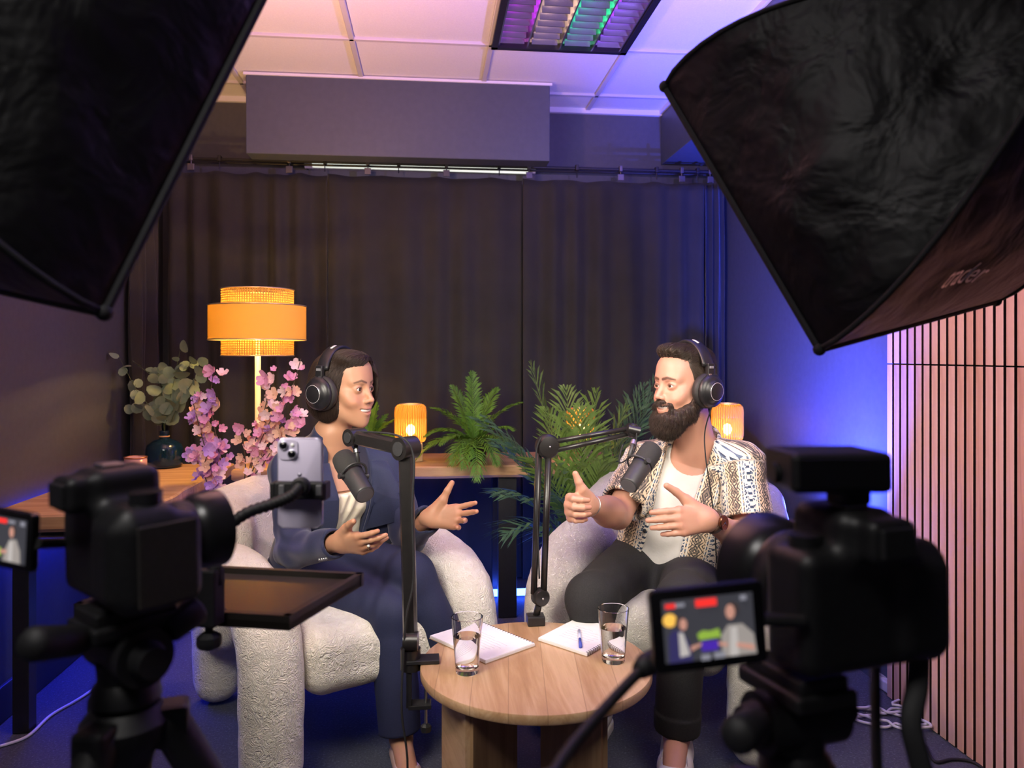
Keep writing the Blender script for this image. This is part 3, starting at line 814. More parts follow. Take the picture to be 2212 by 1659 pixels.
def eyes_and_teeth(o, X, Y, Z, sc, parent, gaze, iris):
    Lh = lambda a, b, c: o+X*(a*sc)+Y*(b*sc)+Z*(c*sc)
    for s in (-1, 1):
        c = Lh(s*.032, .0716, -.0004); e = MB().sphere(c, .0146*sc, 16, 12).build('eye', M_eye, parent, True)
        g = gaze.normalized()
        MB().lathe(c+g*.0130*sc, [(.0068*sc, 0), (.0055*sc, .0010*sc), (.0001, .0018*sc)], g, 14).build('iris', iris, e, True)
        MB().lathe(c+g*.0142*sc, [(.0030*sc, 0), (.0001, .0006*sc)], g, 12).build('pupil', M_pupil, e, True)
    MB().sphere(Lh(0, .0800, -.0680), (.0275*sc, .0130*sc, .0078*sc), 20, 10, Matrix((X, Y, Z)).transposed()).build('teeth', M_teeth, parent, True)
M_eye = mat('eye_white', (.75, .72, .70), .15); M_pupil = mat('pupil_black', (.004, .004, .004), .1); M_teeth = mat('tooth_white', (.82, .78, .72), .25)
M_iris = mat('iris_brown', (.05, .03, .018), .15)

# ------------------------------------------------------------------ headphones
M_hp = noisy('headphone_black', (.010, .010, .012), (.014, .014, .016), 200, .38)
M_pad = noisy('ear_pad_leather', (.014, .013, .013), (.022, .020, .020), 120, .6, .3, .002)
def headphones(o, X, Y, Z, sc, label, near, cable=None, top=.116, wide=.094):
    Lh = lambda a, b, c: o+X*(a*sc)+Y*(b*sc)+Z*(c*sc)
    t = thing('headphones', label, 'headphones', Lh(0, 0, .1))
    arc = [Lh(wide*math.cos(a)+.010*math.cos(a)*abs(math.cos(a)), -.014-.012*math.sin(a), .020+top*math.sin(a)) for a in [math.pi*k/36 for k in range(4, 33)]]
    def band(pts, wy, th, lift):
        rings = []
        for i, p in enumerate(pts):
            d = (pts[min(i+1, len(pts)-1)]-pts[max(i-1, 0)]).normalized(); w = (Y-d*Y.dot(d)).normalized(); nn = d.cross(w)
            if nn.dot(p-o) < 0: nn = -nn
            rings.append([p+w*(wy*c1)+nn*(lift+th*c2) for c1, c2 in ((-1, -.6), (-.8, -1), (.8, -1), (1, -.6), (1, .6), (.8, 1), (-.8, 1), (-1, .6))])
        return MB().ring_loft(rings)
    band(arc, .0215*sc, .0065*sc, 0).build('headband', M_hp, t, True)
    logo = arc[13:17] if near > 0 else arc[12:16]
    logo = arc[9:13] if near > 0 else arc[16:20]
    band(logo, .004*sc, .0012*sc, .0072*sc).build('logo_stripe', M_white, t, True)
    for s in (-1, 1):
        c = Lh(s*.086, -.018, -.014); ax = (X*s+Y*(-.06)+Z*(-.05)).normalized()
        MB().lathe(c, [(.030*sc, -.010*sc), (.053*sc, -.010*sc), (.057*sc, -.002*sc), (.056*sc, .010*sc), (.050*sc, .015*sc)], ax, 36).build('ear_pad', M_pad, t, True)
        cup = MB().lathe(c+ax*.013*sc, [(.050*sc, 0), (.053*sc, .006*sc), (.051*sc, .014*sc), (.042*sc, .022*sc), (.034*sc, .024*sc), (.033*sc, .030*sc), (.027*sc, .033*sc), (.0005, .0335*sc)], ax, 40).build('ear_cup', M_hp, t, True)
        ring = []; x1, y1, _ = basis(ax); cc = c+ax*.0450*sc
        MB().tube([cc+(x1*math.cos(a)+y1*math.sin(a))*.0275*sc for a in [2*math.pi*k/40 for k in range(41)]], .0011*sc, 8, False).build('silver_ring', mat('ring_silver', (.85, .85, .85), .2, .6), cup, True)
        MB().box(Lh(s*.100, -.020, .052), (.016*sc, .026*sc, .042*sc), Matrix((X, Y, Z)).transposed(), .003).build('slider', M_hp, t)
        MB().box(Lh(s*.1075, -.020, .060), (.003*sc, .017*sc, .008*sc), Matrix((X, Y, Z)).transposed(), .001).build('slider_label', mat('slider_grey', (.35, .35, .37), .4, .5), t)
        MB().cyl(Lh(s*.106, -.012, .036), Lh(s*.113, -.012, .036), .0045*sc, n=12).build('hinge_pin', M_silver, t)
        for k in (-1, 1):
            MB().tube(spline([Lh(s*.102, -.020, .036), Lh(s*.110, -.020+k*.020, .030), Lh(s*.112, -.018+k*.040, .006), Lh(s*.104, -.018+k*.047, -.014)], 6), .0045*sc, 8).build('yoke', M_hp, t, True)
    if cable: MB().tube(spline(cable, 8), .0022, 6).build('cable', M_blackm, t, True)
    return t

# ================================================================== WOMAN
def build_woman():
    tone = (.50, .262, .160); skin = skin_material('skin_light_olive', tone)
    foot = W(-.33, 2.22, 0); T = thing('person', 'person in navy suit and cream top, hands raised, sitting with legs crossed', 'person', foot)
    # head
    ho = P(744, 838, 2.50); sc = 1.0
    Y = W(.905, -.425, -.03).normalized(); Z = (W(-.03, .02, 1)-Y*W(-.03, .02, 1).dot(Y)).normalized(); X = Y.cross(Z)
    hl = lambda p: xform(p, ho, X, Y, Z)/sc
    neck = P(718, 958, 2.515)
    # torso frame
    hip = P(688, 1222, 2.63); f_b = W(.70, -.71, 0)
    tz = (neck-hip).normalized(); ty = (f_b-tz*f_b.dot(tz)).normalized(); tx = ty.cross(tz); TL = (neck-hip).length
    tl = lambda p: xform(p, hip, tx, ty, tz)
    B = lambda a, b, c: hip+tx*a+ty*b+tz*c
    prof = [(-.06, .165, .125, .0), (.0, .165, .125, .0), (.08, .145, .112, .0), (.17, .128, .100, .004), (.27, .142, .112, .012), (.33, .148, .108, .010), (.385, .125, .078, -.006), (.42, .085, .058, -.012), (.46, .050, .048, -.016), (.50, .047, .045, -.016)]
    shR = P(624, 1018, 2.44); shL = P(834, 1006, 2.60)
    elR = P(636, 1190, 2.33); wrR = P(732, 1172, 2.16)
    elL = P(884, 1160, 2.50); wrL = P(928, 1118, 2.33)
    def head(p):
        q = hl(p); f = head_fn(q, False)*sc
        f = smin(f, cone(p, ho+Z*-.055-Y*.018, neck-tz*.01-ty*.008, .049, .053), .03)
        t = tl(p); return smin(f, torso_fn(t, prof), .035)
    lo, hi = bounds([ho+X*a*.09+Y*b+Z*c for a in (-1, 1) for b in (-.115, .13) for c in (-.12, .14)]+[neck+tx*.13-tz*.10, neck-tx*.13-tz*.10, neck+ty*.14-tz*.1], .01)
    V, Q = surface(head, lo, hi, .0026)
    q = hl(V.astype(np.float32)); C = head_tint(q, tone, (.52, .17, .15), False, (.07, .04, .03))
    blocks = [(V, Q, C)]
    # hands
    def hand(wr, el, yd, zd, curls, spread, thumb, sc_):
        Yh = Vector(yd).normalized(); Zh = Vector(zd); Zh = (Zh-Yh*Zh.dot(Yh)).normalized(); up = Vector((0, 0, 1)); Xh = up-Yh*up.dot(Yh)-Zh*up.dot(Zh); Xh.normalize()
        ch, L = hand_chains(wr, Xh, Yh, Zh, curls, spread, thumb, sc_); hf = hand_fn(ch, L, sc_)
        a = wr+(el-wr)*.45
        fn = lambda p: smin(hf(p), smin(cone(p, wr+Yh*.012, wr-Yh*.01, .0235, .023), cone(p, wr, a, .0235, .032), .01), .018)
        allp = [p_ for c_ in ch for p_ in c_[0]]+[wr, a]
        V, Q = surface(fn, *bounds(allp, .04), .0021)
        blocks.append((V, Q, flat_tint(V, tone, [c_[0][-1] for c_ in ch]+[c_[0][0] for c_ in ch])))
        return ch, L
    chR, LR = hand(wrR, elR, W(.80, -.50, .10), W(-.35, -.80, -.45), [(6, 10, 6), (12, 12, 8), (22, 22, 12), (34, 26, 14)], .10,
                   [(.022, .022, -.006), (.048, .052, -.006), (.066, .078, .0), (.080, .104, .004)], .98)
    chL, LL = hand(wrL, elL, W(.93, -.32, .10), W(.15, .95, -.25), [(4, 10, 8), (10, 14, 10), (26, 30, 16), (32, 34, 18)], .16,
                   [(.022, .022, -.006), (.050, .048, -.010), (.076, .064, -.012), (.100, .078, -.010)], 1.0)
    # legs and feet under the clothes
    hipR = B(.085, .0, .0); hipL = B(-.085, .0, .02)
    knR = P(842, 1322, 2.27); anR = P(866, 1592, 2.235)
    knL = P(888, 1245, 2.33); anL = P(988, 1445, 2.36)
    toeR = anR+W(.06, -.17, -.075); toeL = anL+W(.10, -.11, -.09)
    def lower(p):
        f = torso_fn(tl(p), [(r[0], r[1]*.92, r[2]*.92, r[3]) for r in prof])
        for h_, k_, a_, t_ in ((hipR, knR, anR, toeR), (hipL, knL, anL, toeL)):
            f = smin(f, chain(p, [h_, k_], [.075, .05]), .03); f = smin(f, chain(p, [k_, a_], [.046, .031], .02), .02)
            f = smin(f, chain(p, [a_, a_+(t_-a_)*.62+Vector((0, 0, -.012)), t_], [.030, .029, .022], .02), .02)
        for s_, e_ in ((shR, elR), (shL, elL)): f = smin(f, cone(p, s_, e_, .04, .034), .03)
        return f
    lo, hi = bounds([hipR, hipL, knR, anR, toeR, knL, anL, toeL, neck, shR, shL, elR, elL], .15)
    V, Q = surface(lower, lo, hi, .0075); blocks.append((V, Q, flat_tint(V, tone)))
    merged('body', blocks, skin, T)
    eyes_and_teeth(ho, X, Y, Z, sc, T, (Y+W(.10, .0, -.02)), M_iris)
    # hair
    M_h = hair_material('dark_brown_hair', (.018, .010, .007), (.034, .020, .014))
    def hair(p):
        q = hl(p)
        f = ell(q, (0, -.020, .036), (.083, .103, .087))
        f = smin(f, ell(q, (.056, -.025, -.030), (.031, .062, .080)), .03)
        f = smin(f, ell(q, (-.056, -.020, -.030), (.031, .066, .085)), .03)
        f = smin(f, ell(q, (0, -.075, -.030), (.070, .050, .082)), .03)
        f = smin(f, ell(q, (-.064, .052, .010), (.016, .034, .080)), .022)
        f = smin(f, ell(q, (.01, .040, .094), (.06, .05, .026)), .03)
        xx = q[:, 0]+.012; zm = .096-15*xx**2-.32*np.abs(xx)
        f = smax(f, -np.maximum(np.maximum((q[:, 2]-zm)*.8, .030-q[:, 1]), np.abs(q[:, 0])-.066), .006)
        f = smax(f, -ell(q, (.062, .075, -.035), (.03, .048, .10)), .008)
        f = smax(f, -.118-q[:, 2]-.25*q[:, 1]*0, .012)
        f = smax(f, -ell(q, (0, .0, -.15), (.050, .09, .075)), .01)
        a = np.arctan2(q[:, 0], q[:, 1]+.02)
        return (f+.0006*np.sin(a*55+q[:, 2]*30))*sc
    lo, hi = bounds([ho+X*a+Y*b+Z*c for a in (-.11, .11) for b in (-.14, .13) for c in (-.14, .16)], .01)
    V, Q = surface(hair, lo, hi, .0032)
    hb = add_mesh('hair', V, Q, M_h, T, True)
    rnd = np.random.RandomState(4)
    qv = hl(V.astype(np.float32)); top = np.where(qv[:, 2] > -.06)[0]; pick = rnd.choice(top, 12000)
    part = np.array([-.020, .062, .118], np.float32)
    def flow(p):
        q = hl(p); d = q-part; d[:, 2] *= .6; d[:, 1] -= .05*np.clip(q[:, 2]*8, 0, 1)
        d /= np.maximum(np.linalg.norm(d, axis=1), 1e-4)[:, None]
        d[:, 2] -= .55+1.6*np.clip(.06-q[:, 2], 0, .1)*10; d[:, 1] -= .12
        return (d @ np.stack([V3(X), V3(Y), V3(Z)], 0)).astype(np.float32)
    def not_face(p):
        q = hl(p); xx = q[:, 0]+.012; zm = .096-15*xx**2-.32*np.abs(xx)
        return ~((q[:, 1] > .034) & (q[:, 2] < zm-.004) & (np.abs(q[:, 0]) < .063))
    strands('hair_strands', hair, V[pick], flow, 9, .0085, .0012, .00085, M_h, T, 2, .035, 1.0, not_face)
    headphones(ho, X, Y, Z, sc, 'black headphones on the person in the navy suit', 1, None, .112, .088)
    # blouse
    M_bl = noisy('cream_satin', (.78, .70, .54), (.84, .77, .62), 14, .38, .25, .01)
    def blouse(p):
        t = tl(p); f = torso_fn(t, [(r[0], r[1]+.004, r[2]+.006, r[3]) for r in prof])
        f = f+.004*np.sin(70*(t[:, 2]+.9*t[:, 0]**2*4+.12*np.sin(t[:, 0]*22)))*np.clip((t[:, 2]-.05)*6, 0, 1)
        f = smax(f, t[:, 2]-(.325+3.2*t[:, 0]**2), .008)
        return smax(f, .03-t[:, 2], .01)
    lo, hi = bounds([B(a, b, c) for a in (-.17, .17) for b in (-.13, .16) for c in (0, .46)], .01)
    sdf_obj('blouse', blouse, lo, hi, .005, M_bl, T)
    # jacket
    M_n = noisy('navy_wool', (.010, .015, .056), (.015, .022, .072), 320, .75, .15, .001, **{'Sheen Weight': .2})
    def jacket(p):
        t = tl(p); x = t[:, 0]; z = t[:, 2]
        pf = [(-.09, .190, .142, .004), (-.04, .188, .142, .004)]+[(r[0], r[1]+.013+(.006 if r[0] < .2 else 0), r[2]+.014, r[3]) for r in prof[2:8]]+[(.455, .082, .07, -.012)]
        f = torso_fn(t, pf)
        # lapel relief
        w = np.interp(z, [-.1, .02, .12, .25, .38, .46], [.085, .062, .056, .060, .066, .066])
        xo = x+.018
        lap = np.clip((np.interp(z, [.08, .16, .32, .37, .45], [.0, .03, .075, .06, .05])-(np.abs(xo)-w))/.006, 0, 1)*(t[:, 1] > 0)*np.clip((z-.08)*40, 0, 1)
        f = f-.007*lap
        f = f+.004*snoise(p, 26, 31)*(1-lap)
        # sleeves
        for s_, e_, w_, ex in ((shR, elR, wrR, 0), (shL, elL, wrL, 1)):
            d = (w_-e_).normalized(); cuff = w_-d*.018
            g = smin(cone(p, s_, e_, .060, .053), cone(p, s_+tz*.004, neck-tz*.022-ty*.014, .056, .060), .03); g = smin(g, cone(p, e_, cuff, .053, .043), .022)
            ax = V3((cuff-e_).normalized()); g = smax(g, (p-V3(cuff)) @ ax, .004)
            tt = (p-V3(e_)) @ V3((s_-e_).normalized()); ta = (p-V3(e_)) @ ax
            g = g+.0035*np.sin(85*tt+2*np.sin(30*(p[:, 2]+p[:, 0])))*np.exp(-(tt/.07)**2)+.003*np.sin(75*ta+3*np.sin(25*p[:, 0]))*np.exp(-(ta/.08)**2)
            g = smax(g, -cone(p, cuff-d*.03, cuff+d*.03, .033, .036), .003)
            f = smin(f, g, .035)
        f = smin(f, smin(cone(t, (-.105, .045, .30), (-.150, .060, .02), .050, .075), cone(t, (-.15, .06, .02), (-.16, .05, -.06), .075, .075), .02), .03)
        # front opening
        op = np.maximum(np.abs(xo)-w, -(t[:, 1]-.0))
        f = smax(f, -op, .006)
        nk = cone(p, neck-tz*.03, neck+tz*.08, .054, .058); f = smax(f, -nk, .006)
        f = smin(f, collar_ring(p, neck, tx, ty, tz, .063, .012, .024, .030), .006)
        return f
    lo, hi = bounds([shR, shL, elR, elL, wrR, wrL, B(.2, .15, -.1), B(-.2, .15, -.1), B(.2, -.16, -.1), B(-.2, -.16, -.1), neck], .075)
    sdf_obj('jacket', jacket, lo, hi, .0048, M_n, T)
    for sg in (1, -1):
        rows = [(.06, .0, .004), (.10, .0, .016), (.18, .0, .034), (.26, .0, .052), (.325, .0, .070), (.326, .0, .050), (.34, .0, .052), (.345, .0, .066), (.385, .0, .058), (.42, .0, .050)]
        drape_patch('lapel', jacket, hip, tx, ty, tz, [(z, sg*(np.interp(z, [-.1, .02, .12, .25, .38, .46], [.085, .062, .056, .060, .066, .066])+.001)-.018, sg*(np.interp(z, [-.1, .02, .12, .25, .38, .46], [.085, .062, .056, .060, .066, .066])+.001+w_)-.018) for z, _, w_ in rows], .0045, M_n, T)
    for i in range(4):
        d = (wrR-elR).normalized(); c = wrR-d*(.035+.012*i)+Vector((0, 0, -.034))+W(-.01, -.030, 0)
        MB().sphere(c, .0045, 10, 6).build('button', M_silver, T, True)
    # trousers
    M_t = noisy('navy_wool_trousers', (.010, .014, .050), (.015, .020, .064), 320, .8, .15, .001)
    def trousers(p):
        t = tl(p); f = torso_fn(t, [(-.10, .165, .125, .0), (-.02, .172, .132, .0), (.06, .150, .118, 0), (.10, .135, .105, 0)])
        for h_, k_, a_, sgn in ((hipR, knR, anR, 1), (hipL, knL, anL, -1)):
            g = cone(p, h_, k_, .098, .067); dl = (a_-k_).normalized(); end = a_-dl*.02
            g = smin(g, cone(p, k_, end, .066, .060), .028)
            g = smax(g, (p-V3(end)) @ V3(dl), .004)
            kk = np.linalg.norm(p-V3(k_), axis=1)
            g = g+.0045*np.sin(60*((p-V3(k_)) @ V3((h_-k_).normalized()))+3*np.sin(20*p[:, 0]))*np.exp(-(kk/.10)**2)
            ln = (p-V3(k_)) @ V3(dl); side = V3(dl.cross(W(1, 0, 0)))
            g = smax(g, -cone(p, end-dl*.03, end+dl*.03, .040, .044), .003)
            f = smin(f, g, .022)
        return f+.0025*snoise(p, 24, 12)
    lo, hi = bounds([hipR, hipL, knR, anR, knL, anL, B(.17, .13, .12), B(-.17, .13, .12), B(.17, -.14, -.1), B(-.17, -.14, -.1)], .09)
    sdf_obj('trousers', trousers, lo, hi, .006, M_t, T)
    # pumps
    M_p = mat('nude_leather', (.62, .42, .33), .35)
    for a_, t_ in ((anR, toeR), (anL, toeL)):
        heel = a_+Vector((0, 0, -.062))-(t_-a_)*.12; d = (t_-a_)
        def pump(p, a_=a_, t_=t_, heel=heel, d=d):
            f = chain(p, [heel, a_+d*.55+Vector((0, 0, -.020)), t_+Vector((0, 0, -.006))], [.030, .036, .027], .02)
            return smax(f, -chain(p, [a_+Vector((0, 0, .030)), a_+d*.45+Vector((0, 0, .026))], [.052, .042]), .006)
        lo, hi = bounds([heel, a_, t_], .045); sdf_obj('shoe', pump, lo, hi, .0045, M_p, T)
    # ring on the near hand
    rg = thing('finger_ring', 'pearl ring on the near hand of the navy-suited person', 'ring', chR[2][0][1])
    p0, p1 = chR[2][0][0], chR[2][0][1]; c = p0+(p1-p0)*.55; d = (p1-p0).normalized(); x1, y1, _ = basis(d)
    MB().tube([c+(x1*math.cos(a)+y1*math.sin(a))*.0095 for a in [2*math.pi*k/20 for k in range(21)]], .0012, 6, False).build('band', mat('gold', (.8, .55, .25), .25, 1.0), rg, True)
    MB().sphere(c+(P(810, 1163, 1.0)-c).normalized()*.0105, .0048, 12, 8).build('pearl', mat('pearl', (.85, .82, .76), .2), rg, True)
    return T
build_woman()
# ================================================================== MAN
def shirt_material():
    m = mat('patterned_shirt_cotton', (.7, .6, .45), .8); n = N(m)
    a = n.new('ShaderNodeAttribute'); a.attribute_name = 'pc'
    sp = n.new('ShaderNodeSeparateXYZ'); n.link(a.outputs['Vector'], sp.inputs[0]); S, T = sp.outputs[0], sp.outputs[1]
    u = n.math('FRACT', n.math('MULTIPLY', S, 1/.098))
    cream, white, navy, slate, ink = (.70, .55, .38), (.82, .76, .66), (.035, .06, .11), (.11, .16, .24), (.045, .045, .05)
    def band(lo, hi): return n.math('MULTIPLY', n.math('GREATER_THAN', u, lo), n.math('LESS_THAN', u, hi))
    # ornaments: diamonds along the cream band, scrolls along the slate band
    t1 = n.math('ABSOLUTE', n.math('SUBTRACT', n.math('FRACT', n.math('MULTIPLY', T, 1/.040)), .5))
    c1 = n.math('ABSOLUTE', n.math('SUBTRACT', u, .22))
    dia = n.math('FRACT', n.math('ADD', n.math('MULTIPLY', t1, 3.2), n.math('MULTIPLY', c1, 11)))
    o1 = n.math('LESS_THAN', n.math('ABSOLUTE', n.math('SUBTRACT', dia, .5)), .19)
    vo = n.new('ShaderNodeTexVoronoi'); vo.feature = 'DISTANCE_TO_EDGE'; vo.inputs['Scale'].default_value = 95
    n.link(a.outputs['Vector'], vo.inputs['Vector']); o2 = n.math('LESS_THAN', vo.outputs['Distance'], .16)
    vo2 = n.new('ShaderNodeTexVoronoi'); vo2.inputs['Scale'].default_value = 120; n.link(a.outputs['Vector'], vo2.inputs['Vector'])
    o3 = n.math('LESS_THAN', vo2.outputs['Distance'], .34)
    sc = n.math('SINE', n.math('MULTIPLY', T, 330)); o4 = n.math('GREATER_THAN', sc, .2)
    col = n.mix(n.math('MULTIPLY', o1, n.math('SUBTRACT', 1.0, n.math('MULTIPLY', o3, .6))), cream, ink)
    col = n.mix(n.math('MULTIPLY', band(.10, .34), n.math('MULTIPLY', o2, .75)), col, ink)
    col = n.mix(band(.40, .445), col, white); col = n.mix(n.math('MULTIPLY', band(.445, .485), o4), col, slate)
    col = n.mix(band(.485, .52), col, white)
    col = n.mix(band(.52, .86), col, n.mix(o3, n.mix(o2, slate, white), navy))
    col = n.mix(band(.64, .74), col, n.mix(n.math('GREATER_THAN', n.math('ABSOLUTE', n.math('SINE', n.math('MULTIPLY', T, 150))), .55), navy, white))
    col = n.mix(band(.86, .89), col, white); col = n.mix(n.math('MULTIPLY', band(.89, .93), o4), col, slate)
    col = n.mix(band(.93, .96), col, white)
    n.color(col); n.bump(n.noise(n.coords((1, 1, 1)), 300, 2), .15, .001)
    return m
def build_man():
    tone = (.55, .290, .205); skin = skin_material('skin_fair_ruddy', tone)
    foot = W(.42, 2.25, 0); T = thing('person', 'seated person in patterned open shirt, white tee and black jeans, gesturing', 'person', foot)
    ho = P(1476, 833, 2.50); sc = 1.0
    Y = W(-.87, -.49, .01).normalized(); Z = (W(.03, .03, 1)-Y*W(.03, .03, 1).dot(Y)).normalized(); X = Y.cross(Z)
    hl = lambda p: xform(p, ho, X, Y, Z)/sc
    neck = P(1502, 962, 2.55)
    hip = P(1438, 1232, 2.68); f_b = W(-.36, -.93, 0)
    tz = (neck-hip).normalized(); ty = (f_b-tz*f_b.dot(tz)).normalized(); tx = ty.cross(tz)
    tl = lambda p: xform(p, hip, tx, ty, tz); B = lambda a, b, c: hip+tx*a+ty*b+tz*c
    prof = [(-.06, .165, .125, .0), (.0, .165, .130, .0), (.10, .158, .128, .006), (.20, .168, .130, .008), (.28, .182, .130, .006), (.34, .185, .118, .0), (.385, .150, .088, -.008), (.42, .10, .066, -.014), (.46, .062, .056, -.016), (.50, .058, .054, -.016)]
    shR = P(1392, 1002, 2.62); shL = P(1604, 1008, 2.46)
    elR = P(1334, 1112, 2.45); wrR = P(1272, 1090, 2.27)
    elL = P(1622, 1180, 2.36); wrL = P(1532, 1122, 2.21)
    def head(p):
        f = head_fn(hl(p), True)*sc
        f = smin(f, cone(p, ho+Z*-.055-Y*.016, neck-ty*.008, .060, .064), .03)
        return smin(f, torso_fn(tl(p), prof), .035)
    lo, hi = bounds([ho+X*a*.095+Y*b+Z*c for a in (-1, 1) for b in (-.12, .135) for c in (-.12, .145)]+[neck+tx*.13-tz*.09, neck-tx*.13-tz*.09, neck+ty*.14-tz*.09], .01)
    V, Q = surface(head, lo, hi, .0026)
    blocks = [(V, Q, head_tint(hl(V.astype(np.float32)), tone, (.55, .24, .20), True, (.045, .028, .02)))]
    def hand(wr, el, sh, yd, zd, curls, spread, thumb, sc_):
        Yh = Vector(yd).normalized(); Zh = Vector(zd); Zh = (Zh-Yh*Zh.dot(Yh)).normalized(); up = Vector((0, 0, 1)); Xh = (up-Yh*up.dot(Yh)-Zh*up.dot(Zh)).normalized()
        ch, L = hand_chains(wr, Xh, Yh, Zh, curls, spread, thumb, sc_); hf = hand_fn(ch, L, sc_)
        fn = lambda p: smin(smin(hf(p), smin(cone(p, wr+Yh*.012, wr, .027, .027), cone(p, wr, el+(wr-el)*.3, .028, .043), .01), .02), smin(cone(p, el+(wr-el)*.35, el, .043, .042), cone(p, el, sh, .043, .052), .02), .03)
        allp = [p_ for c_ in ch for p_ in c_[0]]+[wr, el, sh]
        V, Q = surface(fn, *bounds(allp, .06), .0023)
        blocks.append((V, Q, flat_tint(V, tone, [c_[0][-1] for c_ in ch]+[c_[0][0] for c_ in ch])))
        return ch, L, (Xh, Yh, Zh)
    chR, LR, fR = hand(wrR, elR, shR, W(-.62, -.72, .05), W(-.55, .80, .0), [(58, 62, 30), (64, 66, 34), (70, 66, 34), (72, 66, 34)], .06,
                   [(.024, .022, -.006), (.046, .048, -.008), (.066, .060, -.006), (.087, .068, .0)], 1.10)
    chL, LL, fL = hand(wrL, elL, shL, W(-.94, -.34, .02), W(-.25, -.93, .22), [(10, 14, 8), (12, 16, 8), (16, 18, 10), (22, 20, 12)], .0,
                   [(.024, .024, -.006), (.052, .056, -.008), (.074, .084, -.006), (.090, .112, -.002)], 1.12)
    hipR = B(.095, .0, .0); hipL = B(-.095, .0, .0)
    knR = P(1276, 1292, 2.32); anR = W(.265, 2.42, .095)
    knL = P(1478, 1296, 2.17); anL = P(1462, 1585, 2.19)
    toeR = anR+W(-.07, -.17, -.055); toeL = anL+W(-.055, -.19, -.065)
    def lower(p):
        f = torso_fn(tl(p), [(r[0], r[1]*.92, r[2]*.92, r[3]) for r in prof])
        for h_, k_, a_, t_ in ((hipR, knR, anR, toeR), (hipL, knL, anL, toeL)):
            f = smin(f, chain(p, [h_, k_], [.08, .055]), .03); f = smin(f, chain(p, [k_, a_], [.05, .036], .02), .02)
            f = smin(f, chain(p, [a_, t_], [.036, .026], .02), .02)
        return f
    lo, hi = bounds([hipR, hipL, knR, anR, toeR, knL, anL, toeL, neck, shR, shL], .15)
    V, Q = surface(lower, lo, hi, .0085); blocks.append((V, Q, flat_tint(V, tone)))
    merged('body', blocks, skin, T)
    eyes_and_teeth(ho, X, Y, Z, sc, T, (Y+W(-.10, .0, .0)), M_iris)
    # hair
    M_h = hair_material('brown_black_hair', (.022, .014, .009), (.045, .030, .020)); M_bd = hair_material('dark_beard', (.020, .013, .009), (.045, .029, .020))
    def hair(p):
        q = hl(p); s = np.abs(q[:, 0]); qa = np.stack([s, q[:, 1], q[:, 2]], 1)
        f = ell(q, (0, -.018, .040), (.079, .098, .087))
        f = smin(f, ell(q, (0, .030, .103), (.058, .062, .028), np.array([[1, 0, 0], [0, .97, -.25], [0, .25, .97]], np.float32)), .02)
        f = smin(f, ell(q, (0, -.03, .092), (.066, .075, .034)), .03)
        f = smax(f, -ell(q, (0, .118, -.004), (.085, .078, .088)), .006)
        f = smax(f, -ell(qa, (.07, .072, .01), (.05, .052, .072)), .006)
        f = smax(f, -.070-q[:, 2]+.5*np.clip(q[:, 1]+.02, 0, 1), .01)
        a = q[:, 0]; return (f+.0014*np.sin(a*320+q[:, 1]*30)*np.clip(q[:, 2]*12, 0, 1))*sc
    lo, hi = bounds([ho+X*a+Y*b+Z*c for a in (-.10, .10) for b in (-.13, .13) for c in (-.12, .16)], .01)
    V, Q = surface(hair, lo, hi, .0032); add_mesh('hair', V, Q, M_h, T, True)
    rnd = np.random.RandomState(4); qv = hl(V.astype(np.float32)); Rm = np.stack([V3(X), V3(Y), V3(Z)], 0)
    topi = rnd.choice(np.where(qv[:, 2] > .070)[0], 6500); sidei = rnd.choice(np.where((qv[:, 2] <= .085) & (qv[:, 2] > -.06))[0], 6000)
    def ftop(p):
        q = hl(p); d = np.zeros_like(q); d[:, 1] = -.9; d[:, 2] = .75*np.clip((q[:, 1]+.02)*14, -.4, 1); return (d @ Rm).astype(np.float32)
    strands('hair_strands', hair, V[topi], ftop, 6, .0055, .003, .00055, M_h, T, 2, .13, .55)
    def fside(p):
        q = hl(p); d = np.zeros_like(q); d[:, 1] = -.6; d[:, 2] = -.7; d[:, 0] = np.sign(q[:, 0])*.6; return (d @ Rm).astype(np.float32)
    strands('hair_strands', hair, V[sidei], fside, 3, .0030, .002, .00045, M_h, T, 3, .2, .0)
    # beard
    def beard(p):
        q = hl(p); s = np.abs(q[:, 0]); qa = np.stack([s, q[:, 1], q[:, 2]], 1)
        f = chain(qa, [(.068, -.004, -.012), (.066, .004, -.050), (.056, .030, -.085), (.030, .062, -.108), (0, .070, -.118)], [.006, .015, .024, .030, .035], .02)
        f = smin(f, ell(qa, (0, .068, -.130), (.044, .036, .036)), .03)
        f = smin(f, ell(qa, (0, .082, -.100), (.026, .022, .020)), .02)
        f = smin(f, chain(qa, [(0, .1005, -.0515), (.014, .0975, -.0520), (.034, .083, -.064), (.038, .072, -.092)], [.0048, .0055, .0070, .012], .008), .010)
        f = smax(f, -ell(bend(qa), (0, .112, -.0730), (.0350, .034, .0172)), .003)
        return (f+.0016*snoise(p, 190, 5)+.0010*snoise(p, 420, 6))*sc
    lo, hi = bounds([ho+X*a+Y*b+Z*c for a in (-.11, .11) for b in (-.05, .14) for c in (-.22, .02)], .01)
    V, Q = surface(beard, lo, hi, .003); add_mesh('beard', V, Q, M_bd, T, True)
    pick = rnd.choice(len(V), 10000)
    def fb(p):
        q = hl(p); d = np.zeros_like(q); d[:, 0] = q[:, 0]*9; d[:, 1] = .25+q[:, 1]*3; d[:, 2] = -1.0; return (d @ Rm).astype(np.float32)
    strands('beard_strands', beard, V[pick], fb, 4, .0036, .003, .00042, M_bd, T, 6, .22, 0.0)
